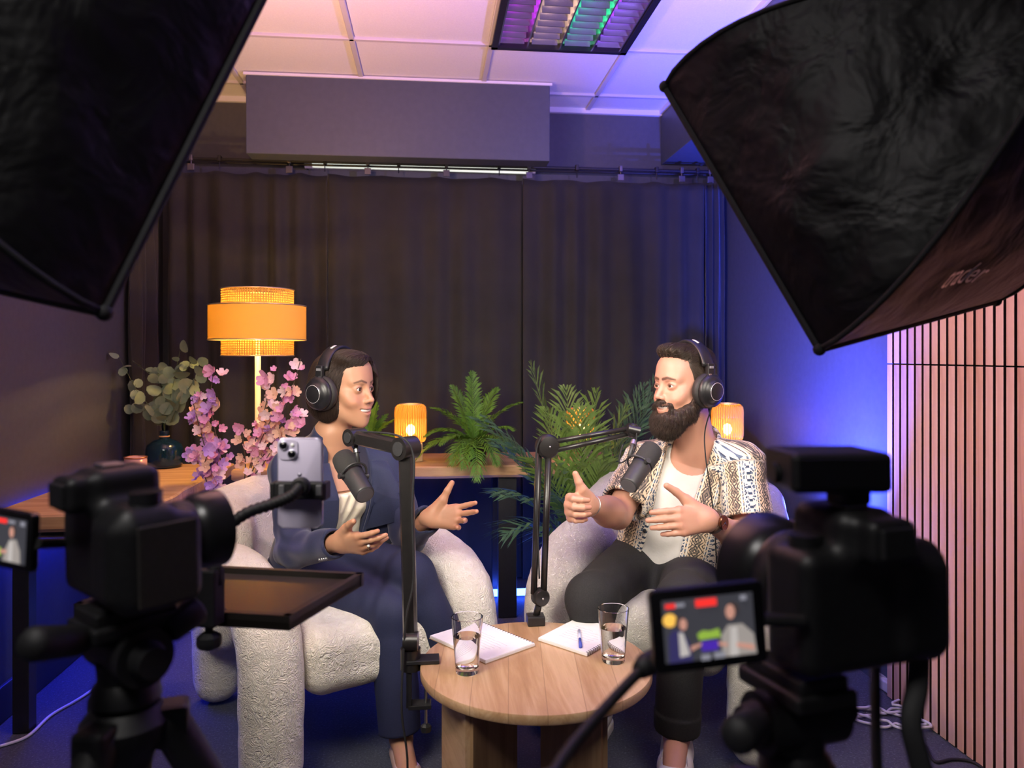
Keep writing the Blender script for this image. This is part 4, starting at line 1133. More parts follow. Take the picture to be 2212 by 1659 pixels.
    headphones(ho, X, Y, Z, sc, 'black headphones with hanging cable on the person in patterned shirt', -1,
               [ho-X*.112-Y*.018-Z*.060, P(1523, 930, 2.44), P(1524, 985, 2.40), P(1535, 1060, 2.40), P(1542, 1120, 2.42), P(1548, 1215, 2.45)], .124, .090)
    # white tee
    M_tee = noisy('white_cotton', (.74, .72, .68), (.80, .78, .75), 18, .85, .25, .01)
    def tee(p):
        t = tl(p); f = torso_fn(t, [(-.07, .160, .128, 0), (-.02, .166, .138, .0)]+[(r[0], r[1]+.004, r[2]+.007, r[3]) for r in prof[2:8]]+[(.455, .085, .075, -.012)])
        f = f+.0035*np.sin(55*(t[:, 2]-.5*np.abs(t[:, 0]))+2*np.sin(t[:, 0]*20))*np.clip((.22-t[:, 2])*8, 0, 1)+.002*snoise(p, 22, 9)
        return smax(f, -cone(p, neck-tz*.035+ty*.02, neck+tz*.08, .070, .074), .006)
    lo, hi = bounds([B(a, b, c) for a in (-.19, .19) for b in (-.13, .16) for c in (-.08, .47)], .015)
    sdf_obj('tee_shirt', tee, lo, hi, .005, M_tee, T)
    # open patterned shirt
    M_sh = shirt_material()
    sleeves = ((shR, elR, 1, .80), (shL, elL, -1, .66))
    def shirt(p):
        t = tl(p); x = t[:, 0]; z = t[:, 2]
        pf = [(-.075, .196, .160, .004), (-.03, .194, .158, .004), (.10, .188, .152, .008)]+[(r[0], r[1]+.014, r[2]+.018, r[3]) for r in prof[3:8]]+[(.46, .092, .080, -.012)]
        f = torso_fn(t, pf)
        f = f+.005*np.sin(26*x+9*np.sin(5*z))*np.clip((.30-z)*5, 0, 1)*.6+.0035*snoise(p, 22, 41)
        xo = x-.012; w = np.interp(z, [-.1, 0, .15, .30, .40, .47], [.088, .078, .060, .056, .066, .072])
        col = np.clip((np.interp(z, [.30, .33, .40, .47], [-.01, .055, .060, .05])-(np.abs(xo)-w))/.005, 0, 1)*(t[:, 1] > -.02)*np.clip((z-.30)*60, 0, 1)
        f = f-.010*col
        for s_, e_, sg, fr in sleeves:
            end = s_+(e_-s_)*fr; d = (e_-s_).normalized()
            g = smin(cone(p, s_, s_+(e_-s_)*1.1, .074, .078), cone(p, s_+tz*.006, neck-tz*.026-ty*.014, .066, .068), .03)
            g = g+.004*np.sin(60*((p-V3(s_)) @ V3(d))+4*np.sin(18*p[:, 2]))*.5
            g = smax(g, (p-V3(end)) @ V3(d), .004)
            g = smax(g, -cone(p, end-d*.03, end+d*.03, .062, .066), .003)
            f = smin(f, g, .035)
        op = np.maximum(np.abs(xo)-w, -(t[:, 1]-.0)); f = smax(f, -op, .005)
        f = smax(f, -cone(p, neck-tz*.04, neck+tz*.08, .066, .070), .006)
        f = smin(f, collar_ring(p, neck, tx, ty, tz, .076, .016, .026, .035), .006)
        return f
    def sattr(V):
        t = tl(V); th = np.arctan2(t[:, 0], t[:, 1]+.02)*.155; pc = np.stack([th, t[:, 2], 0*th], 1); best = torso_fn(t, prof)
        for s_, e_, sg, fr in sleeves:
            d = (e_-s_).normalized(); x1, y1, _ = basis(d, (0, 0, 1)); q = V-V3(s_); ln = q @ V3(d)
            g = cone(V, s_, e_, .07, .074); a = np.arctan2(q @ V3(x1), q @ V3(y1))*.075
            m = (g < best+.0) & (ln > -.0); pc[m] = np.stack([a+.03*sg+.2, ln, 0*a], 1)[m]
        return {'pc': ('FLOAT_VECTOR', pc)}
    lo, hi = bounds([shR, shL, elR, elL, B(.2, .16, -.09), B(-.2, .16, -.09), B(.2, -.17, -.09), B(-.2, -.17, -.09), neck], .08)
    sdf_obj('shirt', shirt, lo, hi, .0046, M_sh, T, sattr)
    for sg in (1, -1):
        ww = lambda z: np.interp(z, [-.1, 0, .15, .30, .40, .47], [.088, .078, .060, .056, .066, .072])
        rows = [(.315, .018, .045), (.335, .004, .066), (.36, .002, .070), (.39, .0, .062), (.42, .0, .050), (.445, .0, .036)]
        drape_patch('collar', shirt, hip, tx, ty, tz, [(z, sg*(ww(z)+a_)+.012, sg*(ww(z)+b_)+.012) for z, a_, b_ in rows], .006, M_sh, T, 7, lambda V: {'pc': ('FLOAT_VECTOR', np.stack([(V @ V3(tx))*1.0+.03, V @ V3(tz), 0*V[:, 0]], 1))})
    for i in range(4):
        c = B(.012+.066, .150-.012*(i == 3), .28-i*.085); MB().sphere(c, (.006, .006, .006), 8, 6).build('button', M_blackm, T, True)
    # jeans
    M_j = noisy('charcoal_denim', (.012, .012, .013), (.022, .022, .024), 260, .85, .25, .001)
    def jeans(p):
        t = tl(p); f = torso_fn(t, [(-.11, .165, .130, .0), (-.02, .172, .140, .0), (.05, .166, .136, 0), (.075, .16, .13, 0)])
        f = smin(f, ell(t, (0, .10, -.02), (.13, .12, .085)), .05)
        for h_, k_, a_ in ((hipR, knR, anR), (hipL, knL, anL)):
            g = cone(p, h_, k_, .106, .076); dl = (a_-k_).normalized(); end = a_-dl*.015
            g = smin(g, cone(p, k_, end, .072, .060), .028); g = smax(g, (p-V3(end)) @ V3(dl), .004)
            cf = smax(cone(p, end-dl*.052, end, .0655, .0650), np.abs((p-V3(end-dl*.026)) @ V3(dl))-.026, .004); g = smin(g, cf, .001)
            kk = np.linalg.norm(p-V3(k_), axis=1)
            g = g+.004*np.sin(55*((p-V3(k_)) @ V3((h_-k_).normalized()))+3*np.sin(20*p[:, 0]))*np.exp(-(kk/.12)**2)
            g = smax(g, -cone(p, end-dl*.03, end+dl*.03, .046, .050), .003)
            f = smin(f, g, .045)
        return f+.003*snoise(p, 24, 17)
    lo, hi = bounds([hipR, hipL, knR, anR, knL, anL, B(.17, .13, .08), B(-.17, .13, .08), B(.17, -.14, -.11), B(-.17, -.14, -.11)], .09)
    sdf_obj('jeans', jeans, lo, hi, .006, M_j, T)
    # sneakers
    M_sn = noisy('white_leather', (.72, .69, .66), (.78, .75, .72), 30, .5, .2, .003); M_sole = mat('white_rubber', (.70, .68, .66), .6); M_lace = mat('lace_grey', (.42, .40, .40), .8)
    for a_, t_ in ((anR, toeR), (anL, toeL)):
        d = Vector((t_.x-a_.x, t_.y-a_.y, 0)).normalized(); sd = Vector((d.y, -d.x, 0)); g0 = Vector((a_.x, a_.y, 0)); zt = a_.z
        S = lambda u, w_, z: g0+d*u+sd*w_+Vector((0, 0, z))
        def up_(p, S=S, zt=zt):
            f = chain(p, [S(-.045, 0, .055), S(.06, 0, .055), S(.15, .0, .048), S(.20, 0, .044)], [.040, .043, .044, .036], .03)
            f = smin(f, cone(p, S(-.01, 0, .07), S(.0, 0, zt+.015), .040, .044), .03)
            f = smax(f, -cone(p, S(-.005, 0, zt-.01), S(0, 0, zt+.06), .034, .040), .005)
            return smax(f, .022-p[:, 2], .004)
        lo, hi = bounds([S(-.05, 0, 0), S(.21, 0, 0), S(0, 0, zt+.03)], .055); sh = sdf_obj('sneaker', up_, lo, hi, .0045, M_sn, T)
        def sole(p, S=S):
            f = chain(p*np.array([1, 1, 0], np.float32)+np.array([0, 0, .0], np.float32), [S(-.045, 0, 0), S(.07, 0, 0), S(.16, 0, 0), S(.20, 0, 0)], [.043, .043, .047, .039], .03)
            return smax(f, np.abs(p[:, 2]-.015)-.0145, .003)
        lo, hi = bounds([S(-.05, 0, 0), S(.21, 0, .03)], .055); sdf_obj('sole', sole, lo, hi, .0045, M_sole, sh)
        for k in range(5):
            u = .045+k*.024; z = .098-.0075*k
            MB().tube(spline([S(u, -.034, z-.016), S(u+.006, 0, z+.004), S(u, .034, z-.016)], 6), .0032, 6).build('lace', M_lace, sh, True)
        MB().tube(spline([S(.05, 0, .104), S(.055, .022, .112), S(.085, .036, .084), S(.075, .022, .09), S(.05, 0, .104), S(.06, -.024, .108), S(.10, -.034, .078)], 6), .003, 6).build('lace', M_lace, sh, True)
    # watch and bracelet
    Xh, Yh, Zh = fL; c = wrL+(elL-wrL).normalized()*.018; d = (elL-wrL).normalized()
    w = thing('wrist_watch', 'dark-faced watch with bronze case on the wrist of the person in patterned shirt', 'watch', c)
    x1 = (Zh-d*Zh.dot(d)).normalized(); y1 = d.cross(x1)
    M_str = mat('brown_leather', (.07, .035, .022), .55); M_brz = mat('bronze', (.25, .13, .08), .25, 1.0)
    rings = []
    for k in range(33):
        a = 2*math.pi*k/32; n0 = x1*math.cos(a)+y1*math.sin(a); rings.append([c+n0*(.031+o)+d*s_ for o, s_ in ((0, -.010), (.003, -.010), (.003, .010), (0, .010))])
    MB().ring_loft(rings[:-1], closed=True).build('strap', M_str, w, True)
    cc = c+x1*.031; MB().lathe(cc, [(.019, 0), (.0215, .003), (.0215, .008), (.0195, .010), (.0185, .010)], x1, 32).build('case', M_brz, w, auto=40)
    MB().lathe(cc+x1*.0092, [(.0183, 0), (.0001, .001)], x1, 32).build('dial', mat('watch_dial', (.008, .008, .010), .15), w, True)
    for ang, ln in ((.4, .011), (2.2, .014)):
        h = (d*math.cos(ang)+y1*math.sin(ang)); MB().tube([cc+x1*.0108, cc+x1*.0108+h*ln], .0006, 6).build('hand', M_silver, w)
    d2 = (elR-wrR).normalized(); c2 = wrR+d2*.012; b1, b2, _ = basis(d2)
    br = MB().tube([c2+(b1*math.cos(a)+b2*math.sin(a))*.0315 for a in [2*math.pi*k/32 for k in range(33)]], .0020, 6, False).build('bracelet', M_silver, None, True)
    tag(br, 'thin silver bracelet on the thumb-up hand', 'bracelet')
    return T
build_man()
# ================================================================== ON THE TABLE
def G(px, py, z):
    d = (HC-z)*F/(py-HY); return W((px-CX)/F*d, d, z)
def camframe(yaw, pitch=0.0, roll=0.0):
    """axes (right, forward, up) of a thing turned by yaw from the photograph's view direction (positive = to the right)"""
    f = W(math.sin(yaw)*math.cos(pitch), math.cos(yaw)*math.cos(pitch), math.sin(pitch)); u0 = Vector((0, 0, 1))
    r = f.cross(u0).normalized(); u = r.cross(f)
    r2 = r*math.cos(roll)+u*math.sin(roll); u2 = u*math.cos(roll)-r*math.sin(roll)
    return r2, f, u2
M_paper = noisy('white_paper', (.80, .79, .80), (.84, .83, .84), 60, .8)
M_card = mat('kraft_card', (.42, .28, .17), .8); M_wire = mat('wire_dark', (.05, .05, .06), .35, .8); M_pencil = mat('pencil_line', (.45, .45, .50), .8)
def notebook(L, Fp, Bk, label, coil_side):
    """corners in the table plane: left, front, back"""
    c = (Fp+Bk)/2; t = thing('notebook', label, 'notebook', c); R = Fp+Bk-L
    up = Vector((0, 0, 1)); z0 = Vector((0, 0, .0006))
    def sheet(h0, h1, g, m, name):
        q = [c+(p-c)*g for p in (L, Fp, R, Bk)]; return MB().prism([p+up*h0+z0 for p in q], up*(h1-h0)).build(name, m, t)
    sheet(0, .0018, 1.0, M_card, 'back_cover'); sheet(.0018, .008, .985, M_paper, 'page_block'); sheet(.0082, .0095, .975, M_paper, 'top_page')
    a, b = coil_side(L, Fp, R, Bk); n = 22; ed = (b-a); inn = (c-(a+b)/2).normalized()
    for i in range(n):
        p = a+ed*((i+.7)/(n+.4))+inn*.004
        MB().tube([p+inn*.005*math.cos(w)+up*(.0055+.0062*math.sin(w)) for w in [2*math.pi*k/10 for k in range(11)]], .0007, 5, False).build('coil', M_wire, t, True)
    # faint handwriting
    ex = (R-Fp) if coil_side(0, 1, 2, 3) == (3, 2) else (Fp-L); ey = None
    u = (R-Bk); v = (Bk-L); r = random.Random(5); m = MB()
    for i in range(7):
        s = L+v*(.26+.07*i)+u*.22; e = s+u*(.35+.3*r.random()); nn = Vector((0, 0, .0102))
        k = 9; pts = [s+(e-s)*(j/k)+v*(.006*math.sin(j*2.1+i)) for j in range(k+1)]
        m.tube([p+nn for p in pts], .0004, 4)
    m.build('handwriting', M_pencil, t)
    return t
notebook(G(927, 1380, TZ), G(1049, 1436, TZ), G(1033, 1347, TZ), 'open spiral notebook near the water glass on the left', lambda L, Fp, R, Bk: (Bk, R))
notebook(G(1161, 1385, TZ), G(1268, 1420, TZ), G(1248, 1340, TZ), 'spiral notebook with a blue pen lying on it', lambda L, Fp, R, Bk: (Fp, R))
pen = thing('pen', 'clear blue ballpoint pen on the right notebook', 'pen', G(1253, 1380, TZ+.014))
pa, pb = G(1251, 1362, TZ+.0145), G(1254, 1397, TZ+.0145); M_pen = mat('blue_plastic', (.08, .12, .55), .2); M_penc = mat('pale_blue_plastic', (.55, .60, .80), .15)
MB().cyl(pa, pa+(pb-pa)*.55, .0042, n=12).build('barrel', M_penc, pen, True)
MB().cyl(pa+(pb-pa)*.55, pb, .0046, n=12).build('cap', M_pen, pen, True); MB().cyl(pa, pa-(pb-pa)*.12, .003, .0008, 10).build('tip', M_silver, pen)
M_glass = mat('clear_glass', (1, 1, 1), .0, 0, **{'Transmission Weight': 1.0, 'IOR': 1.45}); M_water = mat('water', (1, 1, 1), .0, 0, **{'Transmission Weight': 1.0, 'IOR': 1.33})
def tumbler(b, h, r0, r1, fill, label):
    t = thing('water_glass', label, 'glass', b); w = .0025; z = .001; b = b+Vector((0, 0, z))
    rr = lambda y: r0+(r1-r0)*y/h
    MB().lathe(b, [(.001, 0), (r0*.96, 0), (r0, .004), (r1, h-.001), (r1-w*.5, h), (r1-w, h-.001), (rr(.02)-w, .018), (rr(.014)-w*2, .014), (.001, .014)], n=48).build('tumbler', M_glass, t, auto=25)
    MB().lathe(b, [(.001, .0145), (rr(.014)-w*2, .0145), (rr(.02)-w-.0003, .0185), (rr(fill)-w-.0003, fill), (.001, fill)], n=48).build('water', M_water, t, auto=25)
tumbler(G(1009, 1452, TZ), .140, .029, .040, .092, 'water glass in front of the left notebook')
tumbler(G(1325, 1428, TZ), .138, .030, .041, .088, 'water glass beside the notebook with the pen')

# ================================================================== MICROPHONES ON ARMS
M_mic = noisy('mic_grey_metal', (.030, .030, .032), (.036, .036, .038), 90, .45); M_foam = noisy('foam_grey', (.020, .020, .020), (.034, .034, .033), 700, .95, .5, .001)
M_arm = noisy('arm_black', (.012, .011, .011), (.017, .015, .015), 50, .32)
def microphone(rear, front, hang, label):
    t = thing('microphone', label, 'microphone', (rear+front)/2); ax = (front-rear).normalized(); L = (front-rear).length
    MB().lathe(rear, [(.001, 0), (.024, 0), (.0265, .002), (.0275, .006), (.029, L*.40), (.0300, L*.46), (.0300, L*.50), (.026, L*.52)], ax, 40).build('body', M_mic, t, auto=50)
    MB().lathe(rear+ax*L*.52, [(.026, 0), (.031, .002), (.033, L*.10), (.0335, L*.30), (.031, L*.42), (.022, L*.47), (.001, L*.48)], ax, 40).build('foam_windscreen', M_foam, t, auto=50)
    MB().lathe(rear-ax*.0005, [(.0225, 0), (.0235, .0006), (.0225, .0012)], ax, 36).build('rear_ring', mat('ring_grey', (.10, .10, .11), .4), t)
    mid = rear+ax*L*.48; side = ax.cross(hang-mid).normalized(); st = mid+(hang-mid)*.36
    arc = [mid+(side*math.cos(a)*.037+((hang-mid)-ax*(hang-mid).dot(ax)).normalized()*math.sin(a)*.044) for a in [math.pi*k/16 for k in range(17)]]
    MB().tube(arc, .0034, 8).build('yoke', M_mic, t, True)
    for s in (1, -1): MB().cyl(mid+side*s*.030, mid+side*s*.044, .0075, .0085, 16).build('yoke_knob', M_mic, t, auto=40)
    MB().tube([arc[8], hang], .0060, 10).build('stem', M_mic, t, True)
    MB().cyl(hang+(arc[8]-hang)*.30, hang+(arc[8]-hang)*.48, .0095, n=18).build('stem_collar', M_silver, t, auto=40)
    return t
# left arm: clamped to the table's left edge
el = P(877, 968, 2.0); tip = P(768, 944, 2.13); cb = P(886, 1436, 2.0)
t = thing('boom_stand', 'thick black low-profile microphone arm clamped at the table\'s left edge', 'microphone arm', Vector((cb.x, cb.y, TZ)))
col_top = el+Vector((0, 0, -.02)); col_bot = P(887, 1395, 2.0)
def bar(a, b, w, d_, m, name, par, sd):
    """rounded rectangular bar"""
    ax = (b-a).normalized(); s = (Vector(sd)-ax*Vector(sd).dot(ax)).normalized(); n_ = ax.cross(s)
    prof = [(s*(w*cx)+n_*(d_*cy)) for cx, cy in ((-1, -.5), (-.7, -1), (.7, -1), (1, -.5), (1, .5), (.7, 1), (-.7, 1), (-1, .5))]
    return MB().ring_loft([[a+q for q in prof], [b+q for q in prof]]).build(name, m, par, auto=50)
vr = W(1, 0, 0)
bar(col_bot, col_top, .018, .020, M_arm, 'lower_arm', t, vr)
bar(el+(tip-el)*.10, tip-(tip-el)*.06, .019, .021, M_arm, 'upper_arm', t, (0, 0, 1))
hx = (tip-el).cross(Vector((0, 0, 1))).normalized()
for c_, r_ in ((el, .030), (tip, .024)):
    MB().cyl(c_-hx*.027, c_+hx*.027, r_, n=32).build('joint', M_arm, t, auto=40); MB().cyl(c_-hx*.030, c_+hx*.030, r_*.62, n=24).build('joint_cap', M_mic, t, auto=40)
MB().cyl(P(887, 1400, 2.0), P(887, 1445, 2.0), .026, n=28).build('swivel', M_arm, t, auto=40)
MB().cyl(P(872, 1385, 1.985), P(903, 1385, 1.985), .024, n=24).build('joint', M_arm, t, auto=40)
e0 = W(-.262, 2.0, TZ)
MB().box(W(-.232, 2.0, TZ+.006), (.085, .05, .010), bev=.002).build('clamp_plate', M_black, t)
MB().box(W(-.268, 2.0, TZ-.055), (.014, .045, .115), bev=.002).build('clamp_back', M_black, t)
MB().box(W(-.240, 2.0, TZ-.112), (.06, .04, .012), bev=.002).build('clamp_jaw', M_black, t)
MB().cyl(W(-.224, 2.0, TZ-.16), W(-.224, 2.0, TZ-.034), .004, n=10).build('clamp_screw', M_silver, t)
MB().lathe(W(-.224, 2.0, TZ-.185), [(.004, 0), (.014, .004), (.014, .018), (.006, .024)], n=8).build('clamp_knob', M_black, t)
cable_pts = [tip+Vector((0, 0, .015)), el+Vector((0, 0, .034))+W(-.02, -.012, 0), P(893, 985, 1.975), P(890, 1100, 1.97), P(893, 1250, 1.972), P(878, 1330, 1.965), P(870, 1440, 1.965), P(868, 1540, 1.95), P(880, 1640, 1.93), W(-.25, 1.88, .012), W(-.10, 1.75, .01)]
MB().tube(spline(cable_pts, 8), .0028, 6).build('cable', M_blackm, t, True)
microphone(P(789, 1070, 2.06), P(738, 985, 2.19), tip+Vector((0, 0, -.020)), 'grey broadcast microphone in front of the navy suit and cream top')
# right arm: clamped to the table's back edge
t = thing('boom_stand', 'slim two-tube black microphone arm at the back edge of the table', 'microphone arm', W(.07, 2.28, TZ))
bs = P(1157, 1341, 2.275); ball = P(1168, 1290, 2.275); el = P(1183, 964, 2.28); tip = P(1366, 930, 2.31)
MB().box(W(.070, 2.276, TZ+.0145), (.052, .045, .028), bev=.003).build('clamp_block', M_black, t)
MB().box(W(.070, 2.308, TZ-.03), (.05, .012, .09), bev=.002).build('clamp_back', M_black, t)
MB().box(W(.070, 2.283, TZ-.075), (.05, .05, .010), bev=.002).build('clamp_jaw', M_black, t)
MB().cyl(W(.070, 2.268, TZ-.11), W(.070, 2.268, TZ-.031), .004, n=10).build('clamp_screw', M_silver, t)
MB().tube([bs+Vector((0, 0, .01)), ball], .010, 12).build('swivel', M_arm, t, True)
n0 = W(.35, -.94, 0).normalized()
for c_, r_ in ((ball, .026), (el, .036), (tip, .022)):
    MB().lathe(c_-n0*.016, [(r_*.9, 0), (r_, .003), (r_, .024), (r_*.85, .031), (r_*.25, .034), (.001, .034)], n0, 32).build('joint_disc', M_arm, t, auto=40)
    MB().sphere(c_+n0*.018, .0035, 8, 6).build('joint_screw', M_silver, t, True)
for dx in (-.0145, .0145):
    MB().tube([ball+W(dx-.006, 0, .01), el+W(dx-.012, 0, -.02)], .0098, 12).build('lower_tube', M_arm, t, True)
for dz in (.013, -.014): MB().tube([el+Vector((0, 0, dz))+W(.015, 0, 0), tip+Vector((0, 0, dz*.6))], .0074, 12).build('upper_tube', M_arm, t, True)
MB().cyl(tip+W(-.015, -.01, .006), tip+W(.020, -.01, -.002), .014, n=16).build('end_clamp', M_arm, t, auto=40)
MB().tube(spline([tip+W(.01, -.02, 0), tip+W(.0, -.03, -.06), P(1338, 1000, 2.26), P(1345, 960, 2.27)], 6), .0026, 6).build('cable', M_blackm, t, True)
MB().tube(spline([el+W(-.02, -.03, .03), el+W(-.035, -.025, -.02), P(1160, 1100, 2.25), P(1165, 1250, 2.25)], 6), .0026, 6).build('cable', M_blackm, t, True)
microphone(P(1357, 1050, 2.19), P(1412, 966, 2.31), tip+W(.010, 0, -.012), 'grey broadcast microphone in front of the patterned shirt')

# ================================================================== LAMPS
WARM = (1.0, .62, .22)
def transl(name, color, tfac, rough=.5, mixt=.0, tcol=None):
    m = bpy.data.materials.new(name); m.use_nodes = True; t = m.node_tree; t.nodes.clear()
    out = t.nodes.new('ShaderNodeOutputMaterial'); tr = t.nodes.new('ShaderNodeBsdfTranslucent'); df = t.nodes.new('ShaderNodeBsdfDiffuse')
    tr.inputs[0].default_value = (*color, 1); df.inputs[0].default_value = (*color, 1)
    mx = t.nodes.new('ShaderNodeMixShader'); mx.inputs[0].default_value = tfac; t.links.new(df.outputs[0], mx.inputs[1]); t.links.new(tr.outputs[0], mx.inputs[2])
    res = mx.outputs[0]; mixn = None
    if mixt or tcol:
        tp = t.nodes.new('ShaderNodeBsdfTransparent'); tp.inputs[0].default_value = (*(tcol or (1, 1, 1)), 1)
        mixn = t.nodes.new('ShaderNodeMixShader'); mixn.inputs[0].default_value = mixt; t.links.new(res, mixn.inputs[1]); t.links.new(tp.outputs[0], mixn.inputs[2]); res = mixn.outputs[0]
    t.links.new(res, out.inputs[0]); return m, mixn
fl = P(557, 1200, 3.25); fl.z = 0; lamp = thing('floor_lamp', 'tall floor lamp with a glowing yellow tiered shade', 'floor lamp', fl)
zz = lambda y: HC-(y-HY)/F*3.25
M_drum, _ = transl('yellow_linen', (.62, .45, .12), .40); M_wov, mx = transl('woven_cane', (.42, .27, .09), .36, mixt=.3, tcol=(1, .9, .7))
nt = M_wov.node_tree; tc = nt.nodes.new('ShaderNodeTexCoord'); sep = nt.nodes.new('ShaderNodeSeparateXYZ'); nt.links.new(tc.outputs['Object'], sep.inputs[0])
def mth(op, a, b=None):
    n = nt.nodes.new('ShaderNodeMath'); n.operation = op
    for i, v in enumerate((a, b)):
        if v is None: continue
        if isinstance(v, (int, float)): n.inputs[i].default_value = v
        else: nt.links.new(v, n.inputs[i])
    return n.outputs[0]
ang = mth('ARCTAN2', mth('SUBTRACT', sep.outputs[0], fl.x), mth('SUBTRACT', sep.outputs[1], fl.y))
d1 = mth('SINE', mth('ADD', mth('MULTIPLY', ang, 44), mth('MULTIPLY', sep.outputs[2], 330))); d2 = mth('SINE', mth('SUBTRACT', mth('MULTIPLY', ang, 44), mth('MULTIPLY', sep.outputs[2], 330)))
hole = mth('MULTIPLY', mth('GREATER_THAN', mth('MULTIPLY', d1, d2), .18), .85); nt.links.new(hole, mx.inputs[0])
def ring_shell(r, z0, z1, name, m, parent, c, w=.0015):
    return MB().ring_loft([[c+Vector((rr*math.cos(a), rr*math.sin(a), z)) for a in [2*math.pi*k/64 for k in range(64)]] for rr, z in ((r, z0), (r, z1), (r-w, z1), (r-w, z0))], closed=True).build(name, m, parent, auto=40)
ring_shell(.147, zz(768), zz(736), 'lower_shade', M_wov, lamp, fl); ring_shell(.147, zz(662), zz(626), 'upper_shade', M_wov, lamp, fl)
ring_shell(.198, zz(734), zz(661), 'drum_shade', M_drum, lamp, fl)
M_brass = mat('pale_gold', (.72, .55, .32), .3, .7)
for r, z in ((.147, zz(768)), (.147, zz(626)), (.198, zz(734)), (.198, zz(661))):
    MB().tube([fl+Vector((r*math.cos(a), r*math.sin(a), z)) for a in [2*math.pi*k/64 for k in range(65)]], .0028, 6, False).build('shade_rim', M_brass, lamp, True)
for k in range(3):
    a = 2*math.pi*k/3; MB().tube([fl+Vector((0, 0, zz(700))), fl+Vector((.197*math.cos(a), .197*math.sin(a), zz(700)))], .002, 6).build('spoke', M_brass, lamp)
MB().cyl(fl+Vector((0, 0, .02)), fl+Vector((0, 0, zz(715))), .012, n=16).build('pole', mat('cream_metal', (.70, .58, .38), .4), lamp, True)
MB().lathe(fl, [(.10, .001), (.10, .012), (.095, .016), (.02, .020), (.013, .03)], n=40).build('base', M_brass, lamp, auto=40)
MB().sphere(fl+Vector((0, 0, zz(692))), .028, 16, 12).build('bulb', emit('bulb_warm', (1.0, .70, .30), 12.0), lamp, True)
point('floor_lamp_light', fl+Vector((0, 0, zz(692))), 62.0, (1.0, .58, .16), .035)
M_amber, _ = transl('amber_glass', (1.0, .60, .16), .75, mixt=.60, tcol=(1.0, .78, .36))
M_rib = mat('amber_rib_glass', (.70, .34, .04), .2)
M_lwood = wood('lamp_wood', (.58, .40, .22), (.66, .48, .28), (.46, .28, .14), 2.0, 2, .5)
def table_lamp(px, py_base, d, label, power, sc=1.0):
    b = P(px, py_base, d); b.z = .701; t = thing('table_lamp', label, 'table lamp', b, None)
    MB().box(b+Vector((0, 0, .0425)), (.085*sc, .085*sc, .085), Matrix.Rotation(.5, 3, 'Z'), .004).build('base', M_lwood, t)
    c = b+Vector((0, 0, .088)); H = .178*sc; n = 144; rings = []
    for r, z in ((.050, 0), (.062, .004), (.069, .016), (.0715, .035), (.0715, H*.62), (.0700, H*.64), (.0715, H*.66), (.0715, H*.80), (.069, H*.91), (.060, H*.975), (.050, H)):
        r *= sc; rings.append([c+Vector(((r+.0024*math.cos(36*a))*math.cos(a), (r+.0024*math.cos(36*a))*math.sin(a), z)) for a in [2*math.pi*k/n for k in range(n)]])
    MB().ring_loft(rings, False).build('glass_shade', M_amber, t, True)
    rb = MB()
    for k in range(40):
        a = 2*math.pi*k/40; rb.tube([c+Vector((r*sc*math.cos(a), r*sc*math.sin(a), z)) for r, z in ((.052, .002), (.0665, .010), (.0735, .032), (.0735, H*.62), (.0720, H*.64), (.0735, H*.66), (.0735, H*.80), (.070, H*.92), (.060, H*.98))], .0019, 5)
    rb.build('glass_ribs', M_rib, t, True)
    MB().tube([c+Vector((.050*sc*math.cos(a), .050*sc*math.sin(a), H)) for a in [2*math.pi*k/40 for k in range(41)]], .003, 6, False).build('shade_rim', M_brass, t, True)
    MB().cyl(c, c+Vector((0, 0, .03)), .014, n=14).build('socket', M_brass, t, True)
    MB().sphere(c+Vector((0, 0, .058)), (.021, .021, .026), 14, 10).build('bulb', emit('bulb_glow', (1.0, .80, .45), 22.0), t, True)
    point('table_lamp_light', c+Vector((0, 0, .062)), power, (1.0, .58, .16), .022)
    return t
table_lamp(887, 985, 3.58, 'ribbed amber glass lamp between the navy-suited person and the fern', 13.0)
table_lamp(1571, 985, 3.62, 'ribbed amber glass lamp behind the patterned shirt\'s shoulder', 13.0)
table_lamp(1254, 985, 3.58, 'ribbed amber glass lamp half hidden by palm leaves', 14.0, .9)

# ================================================================== PLANTS
def leaf_mat(name, c1, c2, rough=.45):
    m = noisy(name, c1, c2, 30, rough, .1, .002, **{'Specular IOR Level': .4}); t = m.node_tree; b = t.nodes['Principled BSDF']
    tr = t.nodes.new('ShaderNodeBsdfTranslucent'); mx = t.nodes.new('ShaderNodeMixShader'); mx.inputs[0].default_value = .40
    t.links.new(b.inputs['Base Color'].links[0].from_socket, tr.inputs[0]); out = t.nodes['Material Output']
    t.links.new(b.outputs[0], mx.inputs[1]); t.links.new(tr.outputs[0], mx.inputs[2]); t.links.new(mx.outputs[0], out.inputs[0])
    return m
M_fern = leaf_mat('fern_green', (.09, .23, .03), (.18, .37, .05)); M_palm = leaf_mat('palm_green', (.05, .13, .065), (.13, .24, .11)); M_palm2 = leaf_mat('palm_light_green', (.14, .25, .045), (.24, .37, .09))
M_stem = mat('green_stem', (.06, .09, .03), .6); M_twig = noisy('brown_twig', (.06, .04, .03), (.10, .07, .05), 80, .8)
M_pot = noisy('dark_pot', (.02, .02, .024), (.03, .03, .036), 30, .5)
